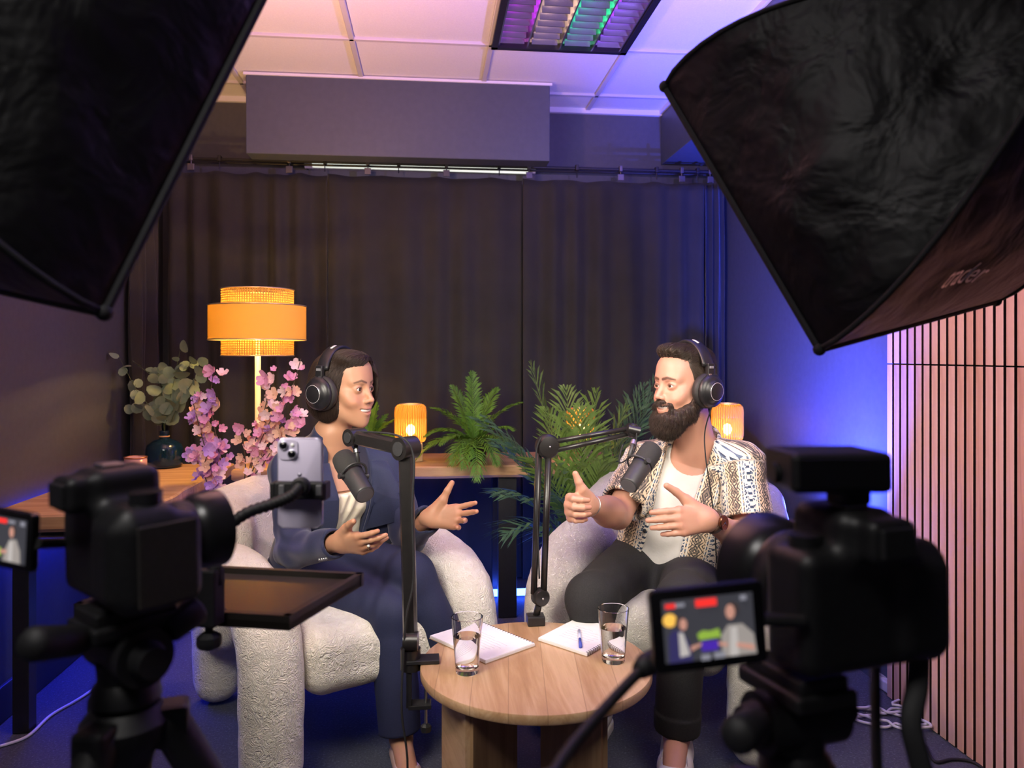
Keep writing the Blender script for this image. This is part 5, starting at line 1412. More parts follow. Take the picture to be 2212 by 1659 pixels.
def frond(name, base, d0, length, droop, n, lw, ll, material, parent, taper=.5, vee=.35, start=.15, seed=0):
    """a feather leaf: arched rachis with paired leaflets"""
    r = random.Random(seed); p = Vector(base); d = Vector(d0).normalized(); st = length/n; m = MB(); pts = [p.copy()]; dirs = [d.copy()]
    for i in range(n):
        d = (d+Vector((0, 0, -droop/n))).normalized(); p = p+d*st; pts.append(p.copy()); dirs.append(d.copy())
    m.tube(pts, [max(.0035*(1-.8*i/n), .0008) for i in range(n+1)], 5)
    for i in range(n+1):
        u = i/n
        if u < start: continue
        d = dirs[i]; s = d.cross(Vector((0, 0, 1))); s = s.normalized() if s.length > .05 else basis(d)[0]; up = s.cross(d).normalized()
        prof = math.sin(math.pi*(.12+.86*((u-start)/(1-start))))**taper
        for sg in (1, -1):
            L = ll*prof*(.88+.24*r.random()); a = .95-.45*u+r.uniform(-.08, .08)
            v = (s*sg*math.sin(a)+d*math.cos(a)+up*(vee-.25*r.random())).normalized(); w = d*lw*.5
            b = pts[i]; mid = b+v*L*.5+Vector((0, 0, .04*L)); e = b+v*L+Vector((0, 0, -.18*L)); q = .9
            m.add([b-w*.4, b+w*.4, mid+w*q, mid-w*q, e], [(0, 1, 2, 3), (3, 2, 4)])
    o = m.build(name, material, parent)
    return o
def pot(t, c, r, h, m=M_pot):
    MB().lathe(c, [(r*.72, .001), (r*.75, .004), (r, h-.008), (r*1.04, h-.006), (r*1.04, h), (r*.92, h), (r*.90, h-.02), (.001, h-.02)], n=32).build('pot', m, t, auto=40)
def to_px(b, px, py, d):
    v = P(px, py, d)-b; return v
def fern(base, label, tips, seed):
    t = thing('fern', label, 'fern', base); pot(t, base, .065, .075); c = base+Vector((0, 0, .08))
    for i, (px, py, d, arch) in enumerate(tips):
        v = P(px, py, d)-c; L = v.length*1.12; d0 = (v.normalized()+Vector((0, 0, arch))).normalized()
        frond('frond', c, d0, L, arch*2.0, 30, .014, min(.085, .30*L), M_fern, t, .6, .25, .10, seed+i)
    return t
fb = P(1025, 990, 3.60); fb.z = .701
fern(fb, 'green fern at the middle of the console', [(1020, 822, 3.62, .05), (948, 880, 3.5, .5), (1108, 870, 3.55, .5), (905, 985, 3.5, .75), (1110, 975, 3.4, .8), (1030, 1050, 3.33, 1.0), (975, 1000, 3.38, .9), (985, 845, 3.7, .3), (1065, 850, 3.7, .3), (1075, 1000, 3.36, .9), (925, 930, 3.55, .7), (1000, 1010, 3.35, 1.0), (1100, 920, 3.5, .6), (955, 950, 3.45, .7)], 10)
fb = P(800, 990, 3.64); fb.z = .701
fern(fb, 'green fern showing beside the chin of the navy-suited person', [(850, 905, 3.6, .5), (812, 880, 3.66, .3), (855, 945, 3.55, .7), (830, 900, 3.7, .4), (775, 890, 3.7, .4), (760, 930, 3.6, .6)], 40)
pbase = W(.30, 3.27, 0); palm = thing('palm_plant', 'large potted palm with long feathery leaves beside the right armchair', 'palm', pbase)
pot(palm, pbase, .11, .30); pc = pbase+Vector((0, 0, .29))
for i, (px, py, d, arch, mt) in enumerate([(1155, 812, 3.35, .10, 1), (1225, 862, 3.4, .1, 1), (1075, 905, 3.25, .45, 0), (1062, 900, 3.30, .55, 0), (1415, 822, 3.45, .3, 0), (1380, 850, 3.5, .25, 0), (1105, 1040, 3.15, .7, 0), (1115, 1100, 3.10, .9, 0), (1200, 1112, 3.05, 1.0, 0), (1310, 1060, 3.05, .8, 0), (1285, 870, 3.3, .15, 1), (1340, 900, 3.3, .3, 1), (1190, 905, 3.15, .3, 1), (1255, 900, 3.2, .2, 1), (1420, 930, 3.3, .5, 0), (1140, 960, 3.12, .6, 0), (1290, 1000, 3.1, .6, 1), (1220, 1040, 3.02, .8, 0), (1100, 960, 3.2, .5, 0), (1330, 960, 3.15, .4, 1), (1180, 990, 3.08, .6, 1), (1255, 950, 3.12, .35, 1), (1390, 880, 3.4, .35, 0), (1260, 1075, 3.0, .8, 0)]):
    v = P(px, py, d)-pc; L = v.length*1.06; d0 = (v.normalized()+Vector((0, 0, arch))).normalized()
    frond('palm_frond', pc, d0, L, arch*2.0, 30, .021, .21, (M_palm, M_palm2)[mt], palm, .7, .2, .38, 70+i)
# eucalyptus in a blue glass vase
vb = P(355, 1012, 3.40); vb.z = .701; vase = thing('glass_vase', 'dark blue glass bottle vase holding eucalyptus stems', 'vase', vb)
M_blueglass = mat('blue_glass', (.02, .08, .16), .04, 0, **{'Transmission Weight': .75, 'IOR': 1.45})
MB().lathe(vb, [(.001, .001), (.066, .001), (.074, .006), (.076, .02), (.076, .080), (.070, .100), (.045, .118), (.020, .126), (.018, .150), (.021, .158), (.018, .160), (.015, .155), (.015, .128), (.040, .112), (.066, .095), (.072, .078), (.072, .02), (.060, .008), (.001, .008)], n=44).build('bottle', M_blueglass, vase, True)
MB().tube(spline([vb+Vector((.02*math.cos(a), .02*math.sin(a), .136)) for a in [2*math.pi*k/10 for k in range(11)]], 3), .0035, 6).build('twine', mat('twine', (.45, .30, .16), .9), vase, True)
M_euc = noisy('eucalyptus_green', (.15, .23, .16), (.23, .31, .21), 20, .6); M_euc2 = noisy('eucalyptus_pale', (.20, .27, .17), (.29, .35, .22), 20, .6)
def round_leaf(r, m):
    pts = [Vector((0, 0, 0))]; k = 10; rim = []
    for i in range(k):
        a = 2*math.pi*i/k; rim.append(Vector((r*math.sin(a)*(1-.08*math.cos(a)), r*(1-math.cos(a)), .12*r*math.cos(2*a)+.04*r)))
    mb = MB().add([Vector((0, r, 0))]+rim, [(0, i+1, (i+1) % k+1) for i in range(k)])
    o = mb.build('leaf', m, None, True); me = o.data; bpy.data.objects.remove(o); return me
leaf_me = [round_leaf(.027, M_euc), round_leaf(.031, M_euc2), round_leaf(.023, M_euc), round_leaf(.029, M_euc)]
EUC = ['eucalyptus stem leaning far left toward the left-hand wall', 'eucalyptus stem ending in leaves upper left of the vase', 'tallest eucalyptus stem rising just left of the lamp shade', 'rightmost eucalyptus stem leaning toward the pink blossoms', 'short low eucalyptus stem drooping left over the vase', 'low eucalyptus stem reaching right behind the pink blossoms', 'upright eucalyptus stem in the middle of the bunch', 'eucalyptus stem between the tallest and the rightmost one']
rnd = random.Random(8); vm = vb+Vector((0, 0, .155))
for i, (path, nl) in enumerate([([(345, 900), (300, 850), (256, 768)], 13), ([(350, 880), (345, 830), (300, 790)], 11), ([(358, 900), (372, 840), (390, 752)], 14), ([(362, 905), (400, 850), (440, 792)], 14), ([(350, 910), (320, 890), (290, 880)], 8), ([(360, 900), (385, 870), (430, 850)], 10), ([(356, 890), (365, 830), (345, 800)], 10), ([(356, 880), (395, 810), (415, 785)], 12)]):
    s = thing('eucalyptus_stem', EUC[i], 'eucalyptus', vm, 'eucalyptus stems in the blue vase')
    dd = 3.40+rnd.uniform(-.10, .10); pts = spline([vb+Vector((rnd.uniform(-.03, .03), rnd.uniform(-.03, .03), .02)), vm]+[P(x, y, lerp(3.4, dd, (k+1)/3)) for k, (x, y) in enumerate(path)], 8)
    MB().tube(pts, [.0022*(1-.6*k/len(pts)) for k in range(len(pts))], 5).build('stem', M_stem, s, True)
    for k in range(nl):
        u = .40+.60*(k+.5)/nl if k < nl-1 else 1.0; q = pts[min(int(u*(len(pts)-1)), len(pts)-1)]; nx = pts[min(int(u*(len(pts)-1)), len(pts)-1)]-pts[max(int(u*(len(pts)-1))-2, 0)]
        o = bpy.data.objects.new('leaf', leaf_me[rnd.randrange(4)]); link(o, s)
        yv = (nx.normalized()*.45+Vector((rnd.uniform(-1, 1), rnd.uniform(-1, .6), rnd.uniform(-.5, .7)))).normalized(); zv = Vector((rnd.uniform(-.5, .5), -1, rnd.uniform(-.2, .8))); zv = (zv-yv*zv.dot(yv)).normalized(); xv = yv.cross(zv)
        sc_ = rnd.uniform(.85, 1.25)*(1.0 if u < .8 else .8); mm = frame(q, xv*sc_, yv*sc_, zv*sc_); o.matrix_world = mm
        o.matrix_parent_inverse = Matrix.Identity(4); o.matrix_basis = Matrix.Translation(-s.location) @ mm
# candle in a pink jar
cb_ = P(293, 1030, 3.14); cb_.z = .701; cj = thing('candle_jar', 'pink candle jar on the side table by the blue vase', 'candle', cb_)
MB().lathe(cb_, [(.001, .001), (.040, .001), (.043, .006), (.043, .078), (.040, .078), (.040, .010), (.001, .010)], n=32).build('jar', mat('pink_glass', (.75, .42, .45), .15, 0, **{'Transmission Weight': .3}), cj, True)
MB().cyl(cb_+Vector((0, 0, .011)), cb_+Vector((0, 0, .062)), .039, n=28).build('wax', mat('pink_wax', (.80, .55, .52), .6), cj, auto=40)
MB().tube([cb_+Vector((.043*math.cos(a), .043*math.sin(a), .078)) for a in [2*math.pi*k/32 for k in range(33)]], .003, 6, False).build('rim', mat('copper', (.55, .25, .18), .3, 1.0), cj, True)
MB().cyl(cb_+Vector((0, 0, .06)), cb_+Vector((0, 0, .07)), .0012, n=6).build('wick', M_blackm, cj)
# blossom branches in a floor vase behind the armchair
bv = W(-1.105, 3.03, 0); fv = thing('floor_vase', 'dark floor vase behind the left armchair with blossom branches', 'vase', bv)
MB().lathe(bv, [(.045, .001), (.06, .02), (.07, .12), (.055, .26), (.035, .36), (.04, .40), (.036, .40), (.03, .36), (.05, .25), (.001, .02)], n=32).build('body', M_pot, fv, auto=60)
def petal_flower(cols, seed, sz):
    r = random.Random(seed); mb = MB()
    for k in range(5):
        a = 2*math.pi*k/5+r.uniform(-.15, .15); d = Vector((math.cos(a), math.sin(a), .35+.3*r.random())).normalized(); s = Vector((-math.sin(a), math.cos(a), 0)); L = sz*r.uniform(.85, 1.1); w = L*.48
        up = d.cross(s)
        mb.add([Vector((0, 0, 0)), d*L*.45-s*w*.8-up*.08*L, d*L*.95-s*w*.6+up*.12*L, d*L*1.05+up*.02*L, d*L*.95+s*w*.6+up*.12*L, d*L*.45+s*w*.8-up*.08*L, d*L*.6-up*.12*L], [(0, 1, 6), (1, 2, 6), (2, 3, 6), (3, 4, 6), (4, 5, 6), (5, 0, 6)])
    mb.sphere((0, 0, .003), .0035, 6, 4)
    o = mb.build('blossom', cols, None, True); me = o.data; bpy.data.objects.remove(o); return me
pinks = [mat('blossom_pink', (.78, .36, .55), .6), mat('blossom_lilac', (.62, .36, .74), .6), mat('blossom_pale', (.85, .62, .62), .6), mat('blossom_peach', (.82, .52, .38), .6)]
bl = [[petal_flower(m, 5*i+j, z) for j, z in enumerate((.022, .027, .031))] for i, m in enumerate(pinks)]
def branch(path, d0, d1, nf, label, group, seed, warm):
    r = random.Random(seed); pts = spline([bv+Vector((0, 0, .10)), bv+Vector((0, 0, .39))]+[P(x, y, lerp(d0, d1, (k+1)/len(path))) for k, (x, y) in enumerate(path)], 8)
    s = thing('blossom_branch', label, 'flowers', pts[0], group)
    MB().tube(pts, [.0030*(1-.55*k/len(pts)) for k in range(len(pts))], 6).build('twig', M_twig, s, True)
    for k in range(nf):
        u = .50+.50*(k+r.random())/nf; q = pts[min(int(u*(len(pts)-1)), len(pts)-1)]; off = Vector((r.gauss(0, .022), r.gauss(0, .02), r.gauss(0, .018)))*(1.25-.5*u)
        wgt = [1.4, 1.6*(1-warm)*1.3, .9, .3+1.5*warm*u]; ci = r.choices(range(4), wgt)[0]
        o = bpy.data.objects.new('blossom', bl[ci][r.randrange(3)]); link(o, s)
        zv = Vector((r.uniform(-.8, .8), -1+r.uniform(-.2, .6), r.uniform(-.3, .8))).normalized(); x1, y1, _ = basis(zv); a = r.uniform(0, 6.28); xv = x1*math.cos(a)+y1*math.sin(a); yv = zv.cross(xv)
        sc_ = r.uniform(.7, 1.15); mm = frame(q+off, xv*sc_, yv*sc_, zv*sc_); o.matrix_parent_inverse = Matrix.Identity(4); o.matrix_basis = Matrix.Translation(-s.location) @ mm
gl, gr = 'blossom branches left of the lamp pole', 'blossom branches right of the lamp pole'
BLL = ['pink branch with the largest lilac blossom mass left of the lamp', 'pink branch rising highest on the left of the lamp pole', 'pink branch reaching lowest left toward the candle jar', 'pink branch leaning out to the left above the vase', 'short lilac branch lowest on the left of the lamp pole']
BLR = ['tall peach branch just right of the lamp pole', 'peach branch reaching farthest up right toward the headphones', 'pink branch in the middle right of the lamp pole', 'short pink branch nearest the lamp pole', "pink branch leaning right behind the left headphones", 'lowest pink branch right of the lamp pole above the phone']
for i, (pth, a, b, nf) in enumerate([([(480, 1060), (450, 990), (425, 900), (415, 860)], 3.0, 2.98, 26), ([(485, 1050), (470, 960), (455, 870), (462, 800)], 3.0, 3.02, 24), ([(480, 1070), (455, 1030), (430, 985), (412, 975)], 3.0, 2.95, 16), ([(488, 1060), (470, 1000), (440, 920), (420, 890)], 3.0, 3.04, 22), ([(476, 1080), (452, 1050), (440, 1015), (450, 975)], 2.98, 2.92, 16)]):
    branch(pth, a, b, nf, BLL[i], gl, 100+i, .15)
for i, (pth, a, b, nf) in enumerate([([(530, 1060), (550, 960), (575, 870), (585, 790)], 3.02, 3.02, 22), ([(535, 1050), (575, 950), (620, 870), (650, 775)], 3.02, 3.05, 22), ([(532, 1050), (560, 960), (600, 880), (620, 845)], 3.02, 3.0, 18), ([(525, 1060), (530, 1000), (525, 950), (520, 930)], 3.0, 2.98, 12), ([(535, 1040), (590, 960), (630, 920), (645, 880)], 3.02, 3.0, 18), ([(540, 1050), (570, 1000), (590, 970), (610, 960)], 3.02, 2.98, 12)]):
    branch(pth, a, b, nf, BLR[i], gr, 200+i, .75)

# ================================================================== CABLES
M_cab = mat('white_cable', (.72, .70, .74), .5)
def floor_cable(name, px, label, r=.0045, m=M_cab, z=.006, gl=False):
    pts = spline([G(x, y, z) for x, y in px], 8); o = MB().tube(pts, r, 8).build(name, m, None, True); return tag(o, label, 'cable')
coil = []
c0 = G(1925, 1555, .006)
for k in range(54):
    a = k*.26; rr = .085+.030*math.sin(k*.61)+.012*math.sin(k*1.7); coil.append(c0+W(rr*1.05*math.cos(a)+.012*math.sin(k*.17), rr*.80*math.sin(a), .0035*(k/12)))
coil += [G(1995, 1490, .014), G(1960, 1475, .014)]
tag(MB().tube(spline([G(1800, 1522, .006), G(1850, 1530, .006), G(1900, 1535, .008)]+coil, 3), .0045, 8).build('cable', M_cab, None, True), 'coiled white cable lying by the slatted wall', 'cable')
ps = thing('power_strip', 'white power strip on the floor by the slatted wall', 'power strip', G(1935, 1500, 0))
r_, f_, u_ = camframe(-.15)
psR = Matrix((r_, f_, u_)).transposed()
MB().box(G(1945, 1495, .022), (.055, .26, .040), psR, .006).build('body', M_white, ps)
for k in range(4): MB().cyl(G(1945, 1495, .022)+f_*(-.09+.06*k)+u_*.0202, G(1945, 1495, .022)+f_*(-.09+.06*k)+u_*.022, .017, n=18).build('socket', mat('socket_grey', (.45, .44, .46), .5), ps)
floor_cable('cable', [(0, 1612), (60, 1590), (110, 1545), (170, 1510), (230, 1470), (300, 1430)], 'white cable along the left-hand wall floor', .005)
floor_cable('cable', [(322, 1400), (350, 1372), (380, 1362), (440, 1364)], 'white cable on the floor behind the phone tray', .004)
floor_cable('cable', [(2000, 1612), (2020, 1645), (2060, 1640), (2110, 1650), (2160, 1700)], 'thin black cable on the floor at the foot of the slatted wall', .0045, M_blackm)
# ================================================================== PHONE ON A CLAMPED GOOSENECK, TRAY ON A STAND
M_lav = mat('lavender_glass', (.50, .46, .62), .25); M_lavf = mat('lavender_metal', (.52, .50, .64), .3, .6); M_lens = mat('lens_black', (.004, .004, .006), .08); M_rub = noisy('black_rubber', (.008, .008, .009), (.012, .012, .014), 120, .6)
pc_ = P(649, 1043, 1.25); pr, pf, pu = camframe(.04, 0, 0); PR = Matrix((pr, pf, pu)).transposed()
ph = thing('smartphone', 'lavender smartphone with twin rear lenses held in a black clamp', 'smartphone', pc_)
def plate(c, w, h, t, r, R, seg=6):
    pts = []
    for cx, cz, a0 in ((w/2-r, h/2-r, 0), (-w/2+r, h/2-r, 90), (-w/2+r, -h/2+r, 180), (w/2-r, -h/2+r, 270)):
        for k in range(seg+1):
            a = math.radians(a0+90*k/seg); pts.append((cx+r*math.cos(a), cz+r*math.sin(a)))
    ins = .0008
    rings = []
    for y, k in ((-t/2, ins), (-t/2+ins, 0), (t/2-ins, 0), (t/2, ins)):
        rings.append([Vector(c)+R @ Vector((x*(1-2*k/w), y, z*(1-2*k/h))) for x, z in pts])
    return MB().ring_loft(rings)
plate(pc_, .0735, .1470, .0078, .011, PR).build('frame', M_lavf, ph, auto=40)
plate(pc_-pf*.0042, .0705, .1440, .0008, .0098, PR).build('back_glass', M_lav, ph, auto=40)
bump_c = pc_-pr*.0185+pu*.0545-pf*.0052
plate(bump_c, .033, .034, .0022, .009, PR).build('camera_bump', M_lav, ph, auto=40)
for dx, dz in ((-.0070, .0070), (.0070, -.0070)):
    c = bump_c+pr*dx+pu*dz-pf*.001
    MB().lathe(c, [(.0074, 0), (.0074, .0022), (.0066, .0026), (.0060, .0020)], -pf, 28).build('lens_ring', M_lavf, ph, auto=40)
    MB().lathe(c-pf*.0005, [(.0062, 0), (.0062, .0018), (.0001, .0021)], -pf, 24).build('lens', M_lens, ph, True)
MB().lathe(bump_c+pr*.0075+pu*.0075-pf*.0010, [(.0032, 0), (.0030, .0008), (.0001, .0009)], -pf, 16).build('flash', M_white, ph, True)
MB().lathe(pc_+pu*.014-pf*.0046, [(.0036, 0), (.0001, .0004)], -pf, 16).build('logo', M_lavf, ph, True)
# tray (shallow rim) on a stand
TRZ = .80
FR, BR = W(-.333, 1.15, TRZ), W(-.266, 1.38, TRZ); wv = W(-.356, .058, 0); FL_, BL_ = FR+wv, BR+wv
tray = thing('laptop_tray', 'black rimmed equipment tray on a stand in front of the left armchair', 'tray', W(-.604, 1.27, 0))
M_tray = mat('tray_black', (.030, .024, .020), .34); M_trim = mat('tray_rim_black', (.020, .016, .014), .45)
up_v = Vector((0, 0, 1)); cc_ = (FR+BR+FL_+BL_)/4
MB().prism([FR-up_v*.012, BR-up_v*.012, BL_-up_v*.012, FL_-up_v*.012], up_v*.010).build('panel', M_tray, tray)
for a, b in ((FR, BR), (BR, BL_), (BL_, FL_), (FL_, FR)):
    inn = (cc_-(a+b)/2); ed = (b-a).normalized(); inn = (inn-ed*inn.dot(ed)).normalized()*.012
    MB().prism([a-up_v*.014, b-up_v*.014, b-up_v*.014+inn, a-up_v*.014+inn], up_v*.022).build('rim', M_trim, tray)
pole = W(-.604, 1.27, 0)
MB().cyl(pole+up_v*.05, pole+up_v*(TRZ-.014), .0085, n=14).build('pole', M_black, tray, True)
MB().cyl(pole+up_v*(TRZ-.06), pole+up_v*(TRZ-.014), .03, .05, 20).build('tray_mount', M_black, tray, auto=40)
for k in range(3):
    a = 2*math.pi*k/3+.9; MB().tube([pole+up_v*.40, pole+Vector((.26*math.cos(a), .26*math.sin(a), .010))], .008, 8).build('stand_leg', M_black, tray)
# gooseneck holder
gh = thing('phone_holder', 'black gooseneck phone holder clamped to the tray edge', 'phone holder', P(452, 1345, 1.145))
gp = spline([P(463, 1250, 1.150), P(463, 1200, 1.150), P(482, 1150, 1.155), P(530, 1110, 1.165), P(590, 1088, 1.18), P(628, 1072, 1.19), P(648, 1052, 1.205)], 14)
rings = MB(); rr = [.0088*(1.0+.10*math.sin(i*2.1)) for i in range(len(gp))]
rings.tube(gp, rr, 12).build('gooseneck', M_rub, gh, True)
MB().tube([P(463, 1262, 1.15), P(463, 1205, 1.15)], [.0125, .0105], 14).build('sleeve', M_rub, gh, True)
MB().lathe(gp[-1]-pf*.004, [(.011, 0), (.015, .004), (.015, .012), (.010, .018)], pf, 20).build('ball_joint', M_rub, gh, auto=40)
MB().box(P(648, 1059, 1.232), (.080, .014, .028), PR, .003).build('grip_back', M_rub, gh)
for s in (-1, 1):
    MB().box(P(649, 1059, 1.245)+pr*s*.0415, (.008, .030, .028), PR, .002).build('grip_jaw', M_rub, gh)
    MB().box(P(649, 1059, 1.226)+pr*s*.030, (.010, .006, .018), PR, .002).build('grip_pad', mat('grip_grey', (.12, .12, .13), .4), gh)
cr, cf, cu = camframe(.22); CR = Matrix((cr, cf, cu)).transposed(); cc0 = P(449, 1288, 1.150)
MB().box(cc0, (.040, .030, .086), CR, .004).build('clamp_body', M_rub, gh)
MB().box(P(440, 1332, 1.165), (.046, .055, .012), CR, .003).build('clamp_jaw', M_rub, gh)
MB().cyl(P(452, 1340, 1.150), P(452, 1372, 1.150), .006, n=12).build('clamp_screw', M_rub, gh)
MB().lathe(P(452, 1400, 1.150), [(.012, 0), (.0175, .003), (.0185, .010), (.0175, .018), (.009, .024)], n=10).build('clamp_knob', M_rub, gh)

# ================================================================== VIDEO CAMERAS ON TRIPODS
M_cb = noisy('camera_black', (.006, .006, .007), (.010, .010, .011), 150, .5, .15, .001); M_grip = noisy('grip_leather', (.018, .015, .014), (.028, .024, .022), 240, .7, .4, .001)
M_lensb = mat('lens_barrel', (.012, .012, .013), .3); M_scr = mat('screen_bezel', (.006, .006, .007), .25)
def emat(name, c, s=1.0): return emit(name, c, s)
SC = dict(bg=emat('scr_dark', (.045, .045, .055), .8), navy=emat('scr_navy', (.035, .03, .11), .8), skin=emat('scr_skin', (.50, .25, .19), .9), white=emat('scr_white', (.45, .42, .40), .9), red=emat('scr_red', (.85, .03, .025), 1.0),
          lamp=emat('scr_lamp', (.85, .48, .08), 1.0), green=emat('scr_green', (.25, .40, .05), .9), purple=emat('scr_purple', (.06, .02, .35), .9), grey=emat('scr_grey', (.22, .22, .26), .9), hair=emat('scr_hair', (.05, .035, .035), .8), shirt=emat('scr_shirt', (.30, .27, .25), .9))
def flip_screen(t, c, r, f, u, w, h, side):
    """articulated screen: r right, f away from viewer, u up"""
    R = Matrix((r, f, u)).transposed()
    s = plate(c, w, h, .009, .006, R).build('flip_screen', M_scr, t, auto=40)
    W2, H2 = w*.80, h*.76; o = c-f*.0046
    def patch(name, key, pts, lay):
        MB().add([o-f*(.00015*lay)+r*(x-.5)*W2+u*(y-.5)*H2 for x, y in pts], [tuple(range(len(pts)))]).build(name, SC[key], s)
    ring = lambda cx, cy, rx, ry, k=16: [(cx+rx*math.cos(2*math.pi*i/k), cy+ry*math.sin(2*math.pi*i/k)) for i in range(k)]
    rect = lambda x0, y0, x1, y1: [(x0, y0), (x1, y0), (x1, y1), (x0, y1)]
    patch('screen_image', 'bg', rect(0, 0, 1, 1), 1)
    if side > 0:
        P_ = [('lamp', ring(.075, .68, .075, .11)), ('navy', [(.04, .0), (.05, .42), (.10, .52), (.20, .50), (.27, .30), (.30, .0)]), ('white', [(.16, .08), (.16, .48), (.21, .46), (.27, .10)]), ('hair', ring(.185, .64, .055, .09)), ('skin', ring(.215, .60, .042, .095)), ('green', [(.38, .32), (.36, .42), (.42, .47), (.50, .45), (.60, .48), (.62, .34)]), ('purple', rect(.40, .14, .58, .30)), ('skin', [(.28, .16), (.40, .24), (.40, .28), (.28, .24)]),
              ('shirt', [(.62, .02), (.62, .36), (.70, .52), (.86, .52), (.98, .34), (1.0, .02)]), ('white', [(.70, .02), (.73, .48), (.80, .48), (.80, .02)]), ('hair', ring(.765, .77, .072, .115)), ('skin', ring(.735, .73, .052, .12)), ('skin', [(.58, .22), (.68, .18), (.68, .24), (.58, .27)]), ('skin', [(.78, .16), (.97, .08), (.97, .17), (.78, .23)]), ('red', rect(.03, .88, .14, .95)), ('grey', rect(.14, .89, .24, .95)), ('red', rect(.36, .86, .59, .98)), ('grey', rect(.85, .90, .92, .98)), ('grey', rect(.38, .01, .48, .10)), ('grey', rect(.52, .02, .64, .12))]
    else:
        P_ = [('green', rect(.0, .10, .40, .30)), ('red', rect(.0, .86, .52, .96)), ('grey', rect(.56, .88, .72, .95)), ('grey', rect(.86, .86, .97, .96)), ('shirt', [(.46, .02), (.52, .30), (.62, .52), (.78, .54), (.88, .30), (.90, .02)]), ('white', [(.60, .04), (.62, .48), (.70, .48), (.70, .04)]), ('hair', ring(.70, .74, .075, .12)), ('skin', ring(.67, .69, .055, .12)), ('skin', [(.40, .18), (.56, .20), (.56, .28), (.40, .26)])]
    for i, (k, pts) in enumerate(P_): patch('screen_image', k, pts, 2+i)
    return s
def camera(c, yaw, pitch, sc, label, lens_len, lens_r, screen=None, receiver=False, tripod_label='', legs=None, roll=0.0, mount=(0, .005)):
    r, f, u = camframe(yaw, pitch, roll); R = Matrix((r, f, u)).transposed(); L = lambda a, b, z: c+r*(a*sc)+f*(b*sc)+u*(z*sc)
    t = thing('video_camera', label, 'camera', L(0, 0, -.05))
    def body(p):
        q = xform(p, c, r, f, u)/sc
        d = rbox(q, (0, 0, -.004), (.066, .026, .046), .012)
        d = smin(d, rbox(q, (.054, .010, -.008), (.018, .036, .042), .014), .008)
        d = smin(d, rbox(q, (-.008, .002, .048), (.026, .032, .022), .012), .012)
        d = smin(d, rbox(q, (-.006, -.034, .050), (.020, .014, .016), .007), .005)
        d = smin(d, rbox(q, (.040, -.022, -.006), (.022, .012, .036), .010), .010)
        return d*sc
    lo, hi = bounds([L(a, b, z) for a in (-.09, .09) for b in (-.06, .06) for z in (-.06, .085)], .005)
    sdf_obj('body', body, lo, hi, .0036, M_cb, t)
    MB().box(L(.0735, .010, -.008), (.004*sc, .052*sc, .070*sc), R, .0015).build('grip', M_grip, t)
    MB().lathe(L(0, .022, -.004), [(.034*sc, 0), (.034*sc, .008*sc), (lens_r*.80, .012*sc), (lens_r*.82, lens_len*.35), (lens_r*.86, lens_len*.36), (lens_r*.86, lens_len*.58), (lens_r*.92, lens_len*.62), (lens_r, lens_len*.70), (lens_r*1.04, lens_len), (lens_r*.94, lens_len), (lens_r*.80, lens_len*.86), (.001, lens_len*.84)], f, 44).build('lens', M_lensb, t, auto=35)
    MB().lathe(L(0, .022, -.004)+f*lens_len*.36, [(lens_r*.87, 0), (lens_r*.885, .002), (lens_r*.885, .016), (lens_r*.87, .018)], f, 44).build('focus_ring', M_rub, t, auto=35)
    for a, b, rr_, h in ((.046, .004, .014, .010), (.030, .018, .008, .007), (-.046, .0, .012, .008)):
        MB().cyl(L(a, b, .040), L(a, b, .042+h), rr_*sc, n=22).build('dial', mat('dial_metal', (.05, .05, .055), .25, .7) if a == .046 else M_cb, t, auto=35)
    MB().box(L(-.008, -.004, .071), (.020*sc, .020*sc, .004*sc), R, .001).build('hot_shoe', M_silver, t)
    MB().box(L(-.006, -.0485, .050), (.030*sc, .006*sc, .022*sc), R, .002).build('eyepiece', M_rub, t)
    if screen: 
        s_c, sy, sp, sr, sw, sh, sd = screen; a1, a2, a3 = camframe(sy, sp, sr); flip_screen(t, s_c, a1, a2, a3, sw, sh, sd)
        hinge = L(-.066, -.022, -.006); MB().tube([hinge, s_c+a1*sw*.5], .006, 8).build('screen_hinge', M_cb, t)
    if receiver:
        w = thing('wireless_receiver', 'small black wireless receiver mounted on top of the right camera', 'receiver', L(-.008, -.004, .075))
        MB().box(L(-.008, -.004, .079), (.026*sc, .022*sc, .016*sc), R, .004).build('mount', M_cb, w)
        rc = L(-.022, .004, .098); rr2, rf2, ru2 = camframe(yaw+.30, pitch, roll); R2 = Matrix((rr2, rf2, ru2)).transposed()
        MB().box(rc, (.076*sc, .060*sc, .030*sc), R2, .006).build('case', M_cb, w); MB().box(rc-rf2*.0302*sc, (.066*sc, .002, .022*sc), R2, .001).build('display', M_scr, w)
        MB().cyl(rc-rr2*.038*sc-ru2*.004, rc-rr2*.042*sc-ru2*.004, .008*sc, n=16).build('knob', M_cb, w)
    # tripod
    hb = L(mount[0], mount[1], -.052); tp = thing('tripod', tripod_label, 'tripod', Vector((hb.x, hb.y, 0)))
    MB().box(hb-u*.010, (.056, .085, .014), R, .003).build('quick_plate', M_cb, tp)
    MB().box(hb-u*.024, (.070, .095, .016), R, .004).build('plate_base', M_cb, tp)
    MB().cyl(hb-u*.055-r*.045, hb-u*.055+r*.045, .030, n=28).build('tilt_drum', M_cb, tp, auto=40)
    MB().cyl(hb-u*.055-r*.062, hb-u*.055-r*.045, .018, .022, 18).build('tilt_knob', M_rub, tp, auto=40); MB().cyl(hb-u*.055+r*.045, hb-u*.055+r*.064, .020, .016, 18).build('tilt_knob', M_rub, tp, auto=40)
    ax = Vector((hb.x, hb.y, 0)); z1 = hb.z-.075
